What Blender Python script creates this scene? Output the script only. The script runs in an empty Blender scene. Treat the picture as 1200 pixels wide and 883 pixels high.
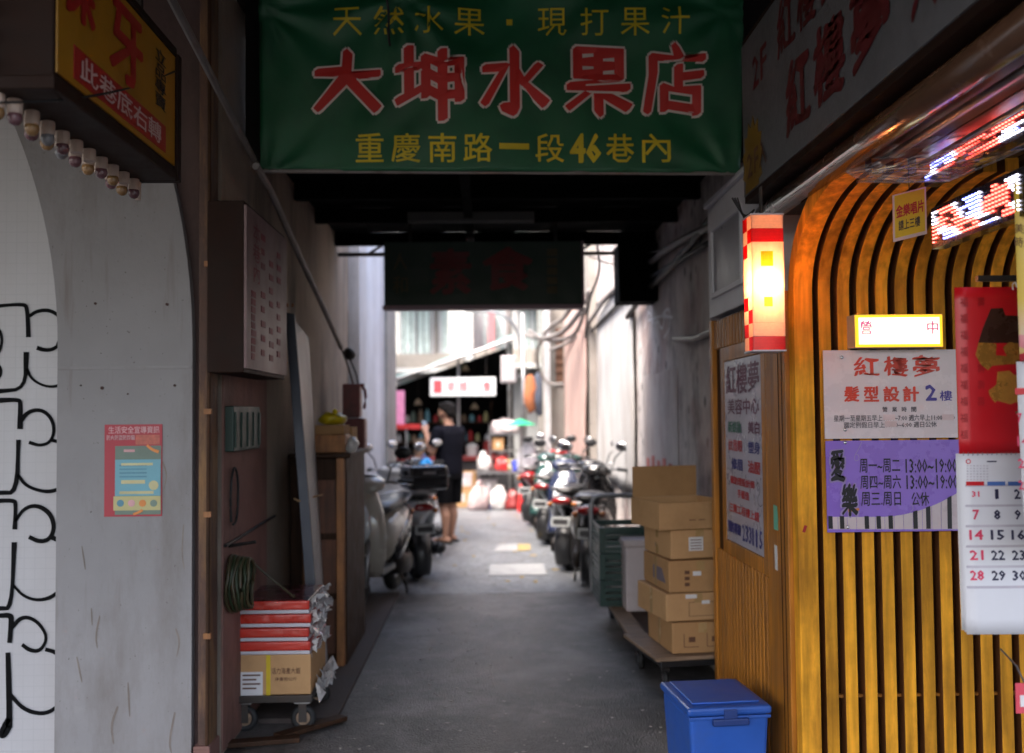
import bpy, bmesh, math, random
from mathutils import Vector, Matrix, Euler, noise
R = math.radians
rnd = random.Random(7)
SC = bpy.context.scene
COL = SC.collection

# ---------------------------------------------------------------- camera
YAW, PITCH, ROLL = 1.47, 2.25, -0.55
cam_d = bpy.data.cameras.new('camera')
cam_d.lens = 35.0; cam_d.sensor_width = 36.0; cam_d.clip_start = 0.05; cam_d.clip_end = 500
cam = bpy.data.objects.new('camera', cam_d); COL.objects.link(cam)
CAM_R = Matrix.Rotation(R(-YAW), 3, 'Z') @ Matrix.Rotation(R(90 + PITCH), 3, 'X') @ Matrix.Rotation(R(ROLL), 3, 'Z')
cam.matrix_world = Matrix.Translation((0, 0, 1.6)) @ CAM_R.to_4x4()
cam_d.dof.use_dof = True; cam_d.dof.focus_distance = 3.8; cam_d.dof.aperture_fstop = 1.5; cam_d.dof.aperture_blades = 9
SC.camera = cam

# ---------------------------------------------------------------- sky, sun, exposure
SUN_EL, SUN_AZ = 60.0, 222.0            # azimuth the light comes from, degrees clockwise from +Y
w = bpy.data.worlds.new('World'); SC.world = w; w.use_nodes = True
nt = w.node_tree; nt.nodes.clear()
wo = nt.nodes.new('ShaderNodeOutputWorld'); bg = nt.nodes.new('ShaderNodeBackground')
sk = nt.nodes.new('ShaderNodeTexSky'); sk.sky_type = 'NISHITA'; sk.sun_disc = False
sk.sun_elevation = R(SUN_EL); sk.sun_rotation = R(SUN_AZ); sk.dust_density = 6.0; sk.air_density = 1.0; sk.ozone_density = 0.6
bg.inputs['Strength'].default_value = 0.12
nt.links.new(sk.outputs[0], bg.inputs[0]); nt.links.new(bg.outputs[0], wo.inputs[0])
sl = bpy.data.lights.new('sun', 'SUN'); sl.energy = 1.0; sl.angle = R(25); sl.color = (1.0, 0.96, 0.9)
sun = bpy.data.objects.new('sun', sl); COL.objects.link(sun)
sd = Vector((math.sin(R(SUN_AZ)) * math.cos(R(SUN_EL)), math.cos(R(SUN_AZ)) * math.cos(R(SUN_EL)), math.sin(R(SUN_EL))))
sun.rotation_euler = sd.to_track_quat('Z', 'Y').to_euler(); sun.location = (0, -4, 12)
SC.view_settings.view_transform = 'Standard'; SC.view_settings.look = 'None'
SC.view_settings.exposure = 2.8; SC.view_settings.gamma = 1.0; SC.view_settings.use_curve_mapping = False
SC.cycles.use_denoising = True; SC.cycles.max_bounces = 8; SC.cycles.diffuse_bounces = 4; SC.cycles.glossy_bounces = 3
SC.cycles.transparent_max_bounces = 12; SC.cycles.caustics_reflective = False; SC.cycles.caustics_refractive = False
SC.cycles.sample_clamp_indirect = 6.0

# ---------------------------------------------------------------- helpers
FPX = 1200 * 35.0 / 36.0
def P(px, py, x=None, y=None, z=None):
    """the point that photo pixel (px, py) shows on the plane x=, y= or z= (metres)"""
    d = CAM_R @ Vector(((px - 600) / FPX, (441.5 - py) / FPX, -1.0))
    o = Vector((0, 0, 1.6))
    if x is not None: t = (x - o.x) / d.x
    elif y is not None: t = (y - o.y) / d.y
    else: t = (z - o.z) / d.z
    return o + d * t

def srgb(h):
    h = h.lstrip('#'); v = [int(h[i:i + 2], 16) / 255 for i in (0, 2, 4)]
    return tuple(((c + .055) / 1.055) ** 2.4 if c > .04045 else c / 12.92 for c in v)

MATS = {}
def M(name, c=(.5, .5, .5), rough=.6, metal=0.0, var=.18, scale=7.0, bump=0.0, bscale=60.0, dirt=None, dscale=2.2, damt=.5,
      streak=1.0, spec=.5, coat=0.0, emit=None, estr=0.0, alpha=None, extra=None):
    if name in MATS: return MATS[name]
    m = bpy.data.materials.new(name); m.use_nodes = True; MATS[name] = m
    t = m.node_tree; n = t.nodes; L = t.links; b = n['Principled BSDF']
    b.inputs['Roughness'].default_value = rough; b.inputs['Metallic'].default_value = metal
    b.inputs['Specular IOR Level'].default_value = spec; b.inputs['Coat Weight'].default_value = coat
    tc = n.new('ShaderNodeTexCoord'); oi = n.new('ShaderNodeObjectInfo')
    ad = n.new('ShaderNodeVectorMath'); ad.operation = 'ADD'
    sc = n.new('ShaderNodeVectorMath'); sc.operation = 'SCALE'; sc.inputs[0].default_value = (17, 23, 31)
    L.new(oi.outputs['Random'], sc.inputs['Scale']); L.new(tc.outputs['Object'], ad.inputs[0]); L.new(sc.outputs[0], ad.inputs[1])
    co = ad.outputs[0]
    n1 = n.new('ShaderNodeTexNoise'); n1.inputs['Scale'].default_value = scale; n1.inputs['Detail'].default_value = 8; n1.inputs['Roughness'].default_value = .65
    L.new(co, n1.inputs['Vector'])
    mr = n.new('ShaderNodeMapRange'); mr.inputs[1].default_value = .25; mr.inputs[2].default_value = .75
    mr.inputs[3].default_value = 1 - var; mr.inputs[4].default_value = 1 + var
    L.new(n1.outputs['Fac'], mr.inputs[0])
    mx = n.new('ShaderNodeVectorMath'); mx.operation = 'SCALE'; mx.inputs[0].default_value = c[:3]
    rv = n.new('ShaderNodeMapRange'); rv.inputs[3].default_value = 1 - var * .55; rv.inputs[4].default_value = 1 + var * .55; L.new(oi.outputs['Random'], rv.inputs[0])
    rm = n.new('ShaderNodeMath'); rm.operation = 'MULTIPLY'; L.new(mr.outputs[0], rm.inputs[0]); L.new(rv.outputs[0], rm.inputs[1])
    L.new(rm.outputs[0], mx.inputs['Scale']); out = mx.outputs[0]
    if extra: out = extra(n, L, tc, co, out, b)
    if dirt is not None:
        mp = n.new('ShaderNodeMapping'); mp.inputs['Scale'].default_value = (1, 1, 1.0 / streak); L.new(co, mp.inputs[0])
        n2 = n.new('ShaderNodeTexNoise'); n2.inputs['Scale'].default_value = dscale; n2.inputs['Detail'].default_value = 9; n2.inputs['Roughness'].default_value = .7
        L.new(mp.outputs[0], n2.inputs['Vector'])
        m2 = n.new('ShaderNodeMapRange'); m2.inputs[1].default_value = .48; m2.inputs[2].default_value = .68; m2.inputs[4].default_value = damt
        L.new(n2.outputs['Fac'], m2.inputs[0])
        mc = n.new('ShaderNodeMix'); mc.data_type = 'RGBA'; mc.inputs['B'].default_value = (*dirt[:3], 1)
        L.new(m2.outputs[0], mc.inputs['Factor']); L.new(out, mc.inputs['A']); out = mc.outputs['Result']
    L.new(out, b.inputs['Base Color'])
    # gloss is never even
    rr = n.new('ShaderNodeMapRange'); rr.inputs[1].default_value = .3; rr.inputs[2].default_value = .7
    rr.inputs[3].default_value = max(.03, rough - .1); rr.inputs[4].default_value = min(1, rough + .12)
    L.new(n1.outputs['Fac'], rr.inputs[0]); L.new(rr.outputs[0], b.inputs['Roughness'])
    if bump > 0:
        n3 = n.new('ShaderNodeTexNoise'); n3.inputs['Scale'].default_value = bscale; n3.inputs['Detail'].default_value = 6
        L.new(co, n3.inputs['Vector'])
        bp = n.new('ShaderNodeBump'); bp.inputs['Strength'].default_value = bump; bp.inputs['Distance'].default_value = .01
        L.new(n3.outputs['Fac'], bp.inputs['Height']); L.new(bp.outputs[0], b.inputs['Normal'])
    if emit is not None:
        b.inputs['Emission Color'].default_value = (*emit[:3], 1); b.inputs['Emission Strength'].default_value = estr
    if alpha is not None: b.inputs['Alpha'].default_value = alpha
    return m

def link(o, parent=None):
    COL.objects.link(o)
    if parent is not None: o.parent = parent
    return o
WLOC = {}
def wloc(o):
    """world matrix of an object from its own transform and its parents'"""
    m = o.matrix_basis.copy()
    while o.parent is not None:
        o = o.parent; m = o.matrix_basis @ m
    return m
def tag(o, label, cat, group=None, kind=None):
    if label: o['label'] = label
    if cat: o['category'] = cat
    if group: o['group'] = group
    if kind: o['kind'] = kind
    return o
def thing(name, label, cat, loc=(0, 0, 0), rz=0.0, group=None):
    o = bpy.data.objects.new(name, None); o.empty_display_size = .1
    COL.objects.link(o); o.location = loc; o.rotation_euler = (0, 0, R(rz))
    return tag(o, label, cat, group)

class B:
    """collects shapes for ONE mesh object; coordinates are world ones unless local=True at done()"""
    def __init__(s): s.bm = bmesh.new()
    def box(s, x0, x1, y0, y1, z0, z1, M4=None):
        r = bmesh.ops.create_cube(s.bm, size=1.0)['verts']
        T = Matrix.Translation(((x0 + x1) / 2, (y0 + y1) / 2, (z0 + z1) / 2)) @ Matrix.Diagonal((abs(x1 - x0), abs(y1 - y0), abs(z1 - z0), 1))
        bmesh.ops.transform(s.bm, matrix=(M4 @ T) if M4 else T, verts=r); return s
    def obox(s, c, size, rot=(0, 0, 0)):
        T = Matrix.Translation(c) @ Euler([R(a) for a in rot]).to_matrix().to_4x4()
        return s.box(-size[0] / 2, size[0] / 2, -size[1] / 2, size[1] / 2, -size[2] / 2, size[2] / 2, T)
    def cyl(s, p0, p1, r0, r1=None, n=12, cap=True):
        p0, p1 = Vector(p0), Vector(p1); d = p1 - p0
        q = d.to_track_quat('Z', 'Y').to_matrix().to_4x4()
        r = bmesh.ops.create_cone(s.bm, cap_ends=cap, segments=n, radius1=r0, radius2=r0 if r1 is None else r1, depth=d.length)['verts']
        bmesh.ops.transform(s.bm, matrix=Matrix.Translation((p0 + p1) / 2) @ q, verts=r); return s
    def tube(s, pts, r, n=8, smooth=0):
        pts = [Vector(p) for p in pts]
        for _ in range(smooth):
            q = [pts[0]]
            for a, b in zip(pts, pts[1:]): q += [a * .75 + b * .25, a * .25 + b * .75]
            pts = q + [pts[-1]]
        rings = []
        up = Vector((0, 0, 1))
        for i, p in enumerate(pts):
            d = (pts[min(i + 1, len(pts) - 1)] - pts[max(i - 1, 0)]).normalized()
            a = d.cross(up)
            if a.length < .05: a = d.cross(Vector((1, 0, 0)))
            a.normalize(); b = d.cross(a)
            rr = r[i] if isinstance(r, (list, tuple)) else r
            rings.append([s.bm.verts.new(p + (a * math.cos(k * 2 * math.pi / n) + b * math.sin(k * 2 * math.pi / n)) * rr) for k in range(n)])
        for A, C in zip(rings, rings[1:]):
            for k in range(n): s.bm.faces.new((A[k], A[(k + 1) % n], C[(k + 1) % n], C[k]))
        s.bm.faces.new(rings[0][::-1]); s.bm.faces.new(rings[-1]); return s
    def ball(s, c, r, seg=12, rings=8, rot=None):
        v = bmesh.ops.create_uvsphere(s.bm, u_segments=seg, v_segments=rings, radius=1)['verts']
        r = (r, r, r) if not isinstance(r, (tuple, list)) else r
        T = Matrix.Translation(c) @ (Euler([R(a) for a in rot]).to_matrix().to_4x4() if rot else Matrix()) @ Matrix.Diagonal((*r, 1))
        bmesh.ops.transform(s.bm, matrix=T, verts=v); return s
    def loft(s, secs, n=16, e=2.4, axis='y', cap=True):
        """secs: (t, cx, cz, half width, half height[, exponent]) rings along an axis"""
        rings = []
        for q in secs:
            t, cx, cz, hw, hh = q[:5]; ee = q[5] if len(q) > 5 else e; ring = []
            for k in range(n):
                a = 2 * math.pi * k / n; ca, sa = math.cos(a), math.sin(a)
                u = math.copysign(abs(ca) ** (2 / ee), ca) * hw + cx; v = math.copysign(abs(sa) ** (2 / ee), sa) * hh + cz
                co = {'y': (u, t, v), 'z': (u, v, t), 'x': (t, u, v)}[axis]
                ring.append(s.bm.verts.new(co))
            rings.append(ring)
        for A, C in zip(rings, rings[1:]):
            for k in range(n): s.bm.faces.new((A[k], A[(k + 1) % n], C[(k + 1) % n], C[k]))
        if cap: s.bm.faces.new(rings[0][::-1]); s.bm.faces.new(rings[-1])
        return s
    def torus(s, c, Rr, r, axis='x', n=28, m=10, squash=1.0):
        rings = []
        for i in range(n):
            a = 2 * math.pi * i / n; ring = []
            for j in range(m):
                b = 2 * math.pi * j / m; q = Rr + r * math.cos(b); h = r * math.sin(b) * squash
                co = {'x': (h, q * math.cos(a), q * math.sin(a)), 'y': (q * math.cos(a), h, q * math.sin(a)), 'z': (q * math.cos(a), q * math.sin(a), h)}[axis]
                ring.append(s.bm.verts.new(Vector(c) + Vector(co)))
            rings.append(ring)
        for i in range(n):
            A, C = rings[i], rings[(i + 1) % n]
            for j in range(m): s.bm.faces.new((A[j], A[(j + 1) % m], C[(j + 1) % m], C[j]))
        return s
    def prism(s, pts, off):
        """polygon pts (3-D, planar) pushed along the vector off"""
        a = [s.bm.verts.new(Vector(p)) for p in pts]; b = [s.bm.verts.new(Vector(p) + Vector(off)) for p in pts]; n = len(a)
        s.bm.faces.new(a[::-1]); s.bm.faces.new(b)
        for k in range(n): s.bm.faces.new((a[k], a[(k + 1) % n], b[(k + 1) % n], b[k]))
        return s
    def quad(s, a, b, c, d):
        s.bm.faces.new([s.bm.verts.new(Vector(p)) for p in (a, b, c, d)]); return s
    def grid(s, f, nu, nv):
        vs = [[s.bm.verts.new(Vector(f(i / nu, j / nv))) for j in range(nv + 1)] for i in range(nu + 1)]
        for i in range(nu):
            for j in range(nv): s.bm.faces.new((vs[i][j], vs[i + 1][j], vs[i + 1][j + 1], vs[i][j + 1]))
        return s
    def done(s, name, m, parent=None, local=False, smooth=False, bevel=0.0, solid=0.0, jit=0.0):
        bmesh.ops.recalc_face_normals(s.bm, faces=s.bm.faces[:])
        if jit:
            for v in s.bm.verts: v.co += noise.noise_vector(v.co * 9) * jit
        me = bpy.data.meshes.new(name); s.bm.to_mesh(me); s.bm.free()
        o = bpy.data.objects.new(name, me); me.materials.append(m)
        link(o, parent)
        if parent is not None and not local: me.transform(wloc(parent).inverted())
        if smooth:
            for p in me.polygons: p.use_smooth = True
        if solid:
            q = o.modifiers.new('solid', 'SOLIDIFY'); q.thickness = solid; q.offset = 0
        if bevel:
            q = o.modifiers.new('bevel', 'BEVEL'); q.width = bevel; q.segments = 2; q.limit_method = 'ANGLE'; q.angle_limit = R(40)
            q.harden_normals = False
        return o

def struct(o): o['kind'] = 'structure'; return o
def group_origin(o, loc):
    """move a one-mesh thing's origin to its base"""
    o.data.transform(Matrix.Translation(-Vector(loc))); o.location = loc; return o
def dup(o, parent=None):
    c = o.copy(); COL.objects.link(c); c.parent = parent
    for ch in [q for q in o.children]: dup(ch, c)
    return c

def glyphs(s, bold=0.0, space=1.0, line=1.0, res=1):
    c = bpy.data.curves.new('lettering', 'FONT'); c.body = s; c.offset = bold; c.space_character = space; c.space_line = line
    c.resolution_u = res; c.align_x = 'CENTER'
    o = bpy.data.objects.new('lettering', c); me = bpy.data.meshes.new_from_object(o)
    bpy.data.objects.remove(o); bpy.data.curves.remove(c); return me
def text(s, m, parent, tl, tr, bl, bold=.0, nib=0.0, slope=0.0, warp=None, name='lettering', space=1.0, line=1.0, lift=0.0, wob=0.0):
    """lettering that fills the box tl-tr-bl (world points: top left, top right, bottom left)"""
    me = glyphs(s, 0.0, space, line)
    tl, tr, bl = Vector(tl), Vector(tr), Vector(bl)
    ex, ey = tr - tl, bl - tl; nn = ex.cross(ey); nn.normalize(); nn = -nn      # towards the reader
    xs = [v.co.x for v in me.vertices]; ys = [v.co.y for v in me.vertices]
    x0, x1, y0, y1 = min(xs), max(xs), min(ys), max(ys)
    offs = [(0, 0)] if nib == 0 else [(k * nib * .8, k * nib * .55) for k in (-1, -.5, 0, .5, 1)]
    if bold >= .01:      # a broader stroke: the glyph laid down again round a small circle
        offs = [(ox + bold * math.cos(a), oy + bold * math.sin(a)) for ox, oy in (offs if nib == 0 else offs[::2]) for a in [k * math.pi / 3 for k in range(6)]]
        ext = bold
        x0 -= ext; x1 += ext; y0 -= ext; y1 += ext
    bm = bmesh.new()
    for i, (ox, oy) in enumerate(offs):
        vs = []
        for v in me.vertices:
            x, y = v.co.x, v.co.y
            if wob:
                q = noise.noise_vector(Vector((x * 3.1, y * 3.1, 5))) * wob; x += q.x; y += q.y
            y += slope * (x % 1.0 - .5)
            u = (x + ox - x0) / (x1 - x0); w_ = (y1 - y - oy) / (y1 - y0)
            p = tl + ex * u + ey * w_ + nn * (lift + .00012 * i)
            if warp: p = warp(p)
            vs.append(bm.verts.new(p))
        for f in me.polygons:
            try: bm.faces.new([vs[k] for k in f.vertices])
            except ValueError: pass
    bpy.data.meshes.remove(me)
    out = bpy.data.meshes.new(name); bm.to_mesh(out); bm.free()
    o = bpy.data.objects.new(name, out); out.materials.append(m); link(o, parent)
    if parent is not None: out.transform(wloc(parent).inverted())
    return o
def ribbon(pts, wd, m, parent, n=(0, -1, 0), name='stroke', taper=False, smooth=2):
    """a flat painted stroke through world points on a surface whose normal is n"""
    pts = [Vector(p) for p in pts]; n = Vector(n)
    for _ in range(smooth):
        q = [pts[0]]
        for a, b in zip(pts, pts[1:]): q += [a * .75 + b * .25, a * .25 + b * .75]
        pts = q + [pts[-1]]
    bm = bmesh.new(); prev = None
    for i, p in enumerate(pts):
        d = (pts[min(i + 1, len(pts) - 1)] - pts[max(i - 1, 0)]).normalized(); s_ = d.cross(n)
        k = wd * (.75 + .35 * noise.noise(p * 6)) / 2
        if taper: k *= .35 + .65 * math.sin(math.pi * min(1, .1 + i / len(pts)))
        a, b = bm.verts.new(p + s_ * k), bm.verts.new(p - s_ * k)
        if prev: bm.faces.new((prev[0], prev[1], b, a))
        prev = (a, b)
    me = bpy.data.meshes.new(name); bm.to_mesh(me); bm.free(); me.materials.append(m)
    o = bpy.data.objects.new(name, me); link(o, parent)
    if parent is not None: me.transform(wloc(parent).inverted())
    return o
def panel(px0, py0, px1, py1, y, m, parent, name, th=.004, dy=0.0):
    """a thin frontal board between two photo corners on the plane y"""
    a, b = P(px0, py0, y=y), P(px1, py1, y=y)
    return B().box(a.x, b.x, y - dy - th, y - dy, b.z, a.z).done(name, m, parent)
def ftext(s, m, parent, px0, py0, px1, py1, y, **k):
    a, b = P(px0, py0, y=y), P(px1, py1, y=y)
    return text(s, m, parent, (a.x, y, a.z), (b.x, y, a.z), (a.x, y, b.z), **k)

# ---------------------------------------------------------------- materials
def asphalt_extra(n, L, tc, co, out, b):
    v = n.new('ShaderNodeTexVoronoi'); v.inputs['Scale'].default_value = 70; L.new(co, v.inputs['Vector'])
    m = n.new('ShaderNodeMapRange'); m.inputs[1].default_value = .0; m.inputs[2].default_value = 1; m.inputs[3].default_value = .35; m.inputs[4].default_value = 1.75
    L.new(v.outputs['Color'], m.inputs[0])
    s = n.new('ShaderNodeVectorMath'); s.operation = 'SCALE'; L.new(out, s.inputs[0]); L.new(m.outputs[0], s.inputs['Scale'])
    nm_ = n.new('ShaderNodeTexNoise'); nm_.inputs['Scale'].default_value = 10; nm_.inputs['Detail'].default_value = 10; nm_.inputs['Roughness'].default_value = .75; L.new(co, nm_.inputs['Vector'])
    mm = n.new('ShaderNodeMapRange'); mm.inputs[1].default_value = .3; mm.inputs[2].default_value = .7; mm.inputs[3].default_value = .5; mm.inputs[4].default_value = 1.6; L.new(nm_.outputs['Fac'], mm.inputs[0])
    s0 = s; s = n.new('ShaderNodeVectorMath'); s.operation = 'SCALE'; L.new(s0.outputs[0], s.inputs[0]); L.new(mm.outputs[0], s.inputs['Scale'])
    # worn pale aggregate and old chewing gum
    v2 = n.new('ShaderNodeTexVoronoi'); v2.inputs['Scale'].default_value = 6.5; L.new(co, v2.inputs['Vector'])
    m2 = n.new('ShaderNodeMapRange'); m2.inputs[1].default_value = .1; m2.inputs[2].default_value = .05; m2.inputs[4].default_value = .4
    L.new(v2.outputs['Distance'], m2.inputs[0])
    mc = n.new('ShaderNodeMix'); mc.data_type = 'RGBA'; mc.inputs['B'].default_value = (.3, .28, .26, 1)
    L.new(m2.outputs[0], mc.inputs['Factor']); L.new(s.outputs[0], mc.inputs['A'])
    # hairline cracks
    vc = n.new('ShaderNodeTexVoronoi'); vc.feature = 'DISTANCE_TO_EDGE'; vc.inputs['Scale'].default_value = .55
    nz = n.new('ShaderNodeTexNoise'); nz.inputs['Scale'].default_value = 2.5; nz.inputs['Detail'].default_value = 6; L.new(co, nz.inputs['Vector'])
    av = n.new('ShaderNodeVectorMath'); av.operation = 'MULTIPLY_ADD'; av.inputs[1].default_value = (.7, .7, .7)
    L.new(nz.outputs['Color'], av.inputs[0]); L.new(co, av.inputs[2]); L.new(av.outputs[0], vc.inputs['Vector'])
    m3 = n.new('ShaderNodeMapRange'); m3.inputs[1].default_value = .011; m3.inputs[2].default_value = .0; m3.inputs[4].default_value = .75
    L.new(vc.outputs['Distance'], m3.inputs[0])
    md = n.new('ShaderNodeMix'); md.data_type = 'RGBA'; md.inputs['B'].default_value = (.012, .011, .01, 1)
    L.new(m3.outputs[0], md.inputs['Factor']); L.new(mc.outputs['Result'], md.inputs['A'])
    return md.outputs['Result']
def tile_extra(sx, sz, mortar, w_=.02):
    def f(n, L, tc, co, out, b):
        mp = n.new('ShaderNodeMapping'); mp.inputs['Rotation'].default_value = (R(90), 0, 0); L.new(tc.outputs['Object'], mp.inputs[0])
        k = n.new('ShaderNodeTexBrick'); k.offset = 0.0; k.inputs['Scale'].default_value = 1
        k.inputs['Brick Width'].default_value = sx; k.inputs['Row Height'].default_value = sz; k.inputs['Mortar Size'].default_value = w_ * sx
        k.inputs['Mortar Smooth'].default_value = .3
        L.new(mp.outputs[0], k.inputs['Vector'])
        mc = n.new('ShaderNodeMix'); mc.data_type = 'RGBA'; mc.inputs['B'].default_value = (*mortar, 1)
        L.new(k.outputs['Fac'], mc.inputs['Factor']); L.new(out, mc.inputs['A'])
        return mc.outputs['Result']
    return f
def scratch_extra(n, L, tc, co, out, b):
    """thin run marks, knocks and fly specks on painted plaster"""
    for sc_, lo, hi, amt, colr in (((16, 16, 1.3), .62, .74, .45, (.17, .13, .11, 1)), ((5, 5, 9), .69, .73, .3, (.36, .345, .34, 1)), ((70, 70, 55), .70, .76, .8, (.07, .05, .04, 1))):
        mp = n.new('ShaderNodeMapping'); mp.inputs['Scale'].default_value = sc_; L.new(co, mp.inputs[0])
        z = n.new('ShaderNodeTexNoise'); z.inputs['Scale'].default_value = 1; z.inputs['Detail'].default_value = 5; L.new(mp.outputs[0], z.inputs['Vector'])
        m = n.new('ShaderNodeMapRange'); m.inputs[1].default_value = lo; m.inputs[2].default_value = hi; m.inputs[4].default_value = amt; L.new(z.outputs['Fac'], m.inputs[0])
        mc = n.new('ShaderNodeMix'); mc.data_type = 'RGBA'; mc.inputs['B'].default_value = colr
        L.new(m.outputs[0], mc.inputs['Factor']); L.new(out, mc.inputs['A']); out = mc.outputs['Result']
    return out
M('street_asphalt', (.04, .04, .042), rough=.7, var=.3, scale=2)
M('asphalt', (.038, .035, .034), rough=.38, var=.6, scale=2.6, bump=.9, bscale=90, dirt=(.22, .205, .195), dscale=1.9, damt=.85, extra=asphalt_extra)
M('concrete', (.122, .127, .137), rough=.45, var=.25, scale=1.3, bump=.2, bscale=120, dirt=(.075, .077, .082), dscale=1.4, damt=.6, extra=asphalt_extra)
M('white_tile', (.54, .53, .55), rough=.45, var=.06, scale=2, dirt=(.42, .40, .40), dscale=1.0, damt=.35, streak=4, extra=tile_extra(.05, .05, (.48, .475, .495), .04))
M('grey_plaster', (.30, .288, .293), spec=.15, rough=.7, var=.12, scale=1.4, bump=.35, bscale=28, dirt=(.19, .165, .15), dscale=2.0, damt=.75, streak=3.5, extra=scratch_extra)
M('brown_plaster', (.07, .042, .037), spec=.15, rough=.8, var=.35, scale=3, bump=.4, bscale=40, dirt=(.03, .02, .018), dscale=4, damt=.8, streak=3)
M('pink_plaster', (.24, .13, .11), spec=.15, rough=.75, var=.25, scale=2.2, bump=.35, bscale=30, dirt=(.09, .06, .05), dscale=2.6, damt=.75, streak=3)
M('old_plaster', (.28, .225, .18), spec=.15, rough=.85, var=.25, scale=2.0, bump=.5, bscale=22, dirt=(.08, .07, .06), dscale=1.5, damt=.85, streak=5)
M('pale_plaster', (.46, .46, .48), spec=.15, rough=.8, var=.18, scale=2.0, bump=.4, bscale=22, dirt=(.2, .19, .19), dscale=1.8, damt=.75, streak=7)
M('cream_plaster', (.34, .31, .285), spec=.15, rough=.8, var=.3, scale=1.5, bump=.3, bscale=22, dirt=(.3, .27, .24), dscale=1.6, damt=.7, streak=6)
M('white_sheet', (.44, .435, .435), rough=.6, var=.08, scale=2, bump=.2, bscale=8, dirt=(.32, .27, .24), dscale=2.2, damt=.75, streak=4)
M('pink_sheet', (.42, .29, .26), rough=.65, var=.1, scale=2, bump=.2, bscale=8, dirt=(.38, .25, .22), dscale=2.2, damt=.6, streak=4)
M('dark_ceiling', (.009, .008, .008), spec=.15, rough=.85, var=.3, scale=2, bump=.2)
M('dark_steel', (.02, .018, .018), rough=.5, metal=.6, var=.3, dirt=(.08, .04, .02), dscale=9, damt=.5)
M('roof_black', (.005, .005, .005), rough=.9, spec=.05, var=.3)
M('black_rubber', (.012, .012, .013), rough=.65, var=.2, bump=.1)
M('black_plastic', (.014, .014, .016), rough=.38, var=.2)
M('black_gloss', (.01, .01, .012), rough=.14, var=.1, coat=.6)
M('chrome', (.6, .6, .62), rough=.16, metal=1, var=.05)
M('steel', (.33, .33, .34), rough=.38, metal=.9, var=.15, dirt=(.12, .09, .06), dscale=8, damt=.4)
M('grey_pipe', (.2, .18, .175), rough=.5, var=.25, dirt=(.1, .07, .05), dscale=6, damt=.7)
def wood_extra(sc):
    def f(n, L, tc, co, out, b):
        mp = n.new('ShaderNodeMapping'); mp.inputs['Scale'].default_value = sc; L.new(co, mp.inputs[0])
        z = n.new('ShaderNodeTexNoise'); z.inputs['Scale'].default_value = 1; z.inputs['Detail'].default_value = 8; L.new(mp.outputs[0], z.inputs['Vector'])
        m = n.new('ShaderNodeMapRange'); m.inputs[1].default_value = .3; m.inputs[2].default_value = .7; m.inputs[3].default_value = .6; m.inputs[4].default_value = 1.25
        L.new(z.outputs['Fac'], m.inputs[0])
        s = n.new('ShaderNodeVectorMath'); s.operation = 'SCALE'; L.new(out, s.inputs[0]); L.new(m.outputs[0], s.inputs['Scale'])
        return s.outputs[0]
    return f
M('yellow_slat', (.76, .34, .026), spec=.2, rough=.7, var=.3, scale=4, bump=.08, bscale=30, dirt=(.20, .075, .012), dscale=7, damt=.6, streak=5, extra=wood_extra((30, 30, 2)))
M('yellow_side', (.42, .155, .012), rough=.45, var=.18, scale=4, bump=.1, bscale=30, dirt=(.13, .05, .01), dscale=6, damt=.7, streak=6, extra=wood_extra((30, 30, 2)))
M('brown_backing', (.05, .02, .009), spec=.15, rough=.6, var=.3, scale=3, dirt=(.02, .01, .006), dscale=5, damt=.6)
M('orange_wood', (.34, .14, .045), rough=.55, var=.2, extra=wood_extra((40, 40, 3)), dirt=(.1, .05, .02), dscale=5, damt=.6)
M('brown_wood', (.055, .027, .015), spec=.15, rough=.6, var=.25, extra=wood_extra((40, 40, 3)), dirt=(.03, .018, .012), dscale=4, damt=.6)
M('pale_wood', (.30, .20, .13), rough=.6, var=.2, extra=wood_extra((4, 40, 40)), dirt=(.12, .08, .05), dscale=4, damt=.6)
M('cardboard', (.52, .31, .15), spec=.15, rough=.8, var=.08, scale=3, bump=.06, bscale=90, dirt=(.27, .15, .07), dscale=3, damt=.45)
M('cardboard_dark', (.42, .24, .11), spec=.15, rough=.8, var=.1, scale=3, bump=.06, bscale=90, dirt=(.2, .11, .05), dscale=3, damt=.45)
M('packing_tape', (.42, .27, .12), rough=.22, var=.1)
M('paper_white', (.68, .67, .68), rough=.6, var=.04)
M('ink_black', (.012, .011, .013), rough=.5, var=.1)
M('ink_brown', (.12, .05, .025), rough=.7, var=.2)
M('spray_black', (.004, .004, .005), spec=.1, rough=.7, var=.4)
# ================================================================ THE SETTING
YB = 4.62      # face of the grey arch band
LX, RX = -1.27, 1.45   # faces of the alley's two walls
YF = 4.2       # face of the yellow slatted front

g = B().grid(lambda u, v: (-60 + 120 * u, -50 + 120 * v, 0), 2, 2).done('ground', MATS['street_asphalt']); struct(g)
g = B().box(-1.3, 1.46, 3.6, 9.02, -.05, .004).done('alley_road', MATS['asphalt']); struct(g)
g = B().box(-1.26, 1.44, 9.02, 24, -.05, .006).done('alley_pavement', MATS['concrete']); struct(g)
mk = M('road_paint_white', (.30, .30, .30), rough=.6, var=.12, scale=14, dirt=(.17, .17, .175), dscale=9, damt=.6)
mk2 = M('road_paint_yellow', (.38, .27, .09), rough=.6, var=.2, scale=14, dirt=(.17, .17, .175), dscale=7, damt=.9)
def ground_patch(name, m, pxs, z=.010):
    pts = [P(a, b, z=z) for a, b in pxs]
    o = B().prism(pts, (0, 0, .004)).done(name, m); struct(o); return o
ground_patch('road_marking', mk, [(573, 675), (641, 674), (637, 661), (574, 662)])
ground_patch('road_marking', mk, [(578, 647), (606, 646), (606, 638), (585, 639)])
ground_patch('road_marking', mk2, [(607, 646), (622, 645), (621, 638), (607, 638)])
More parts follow.
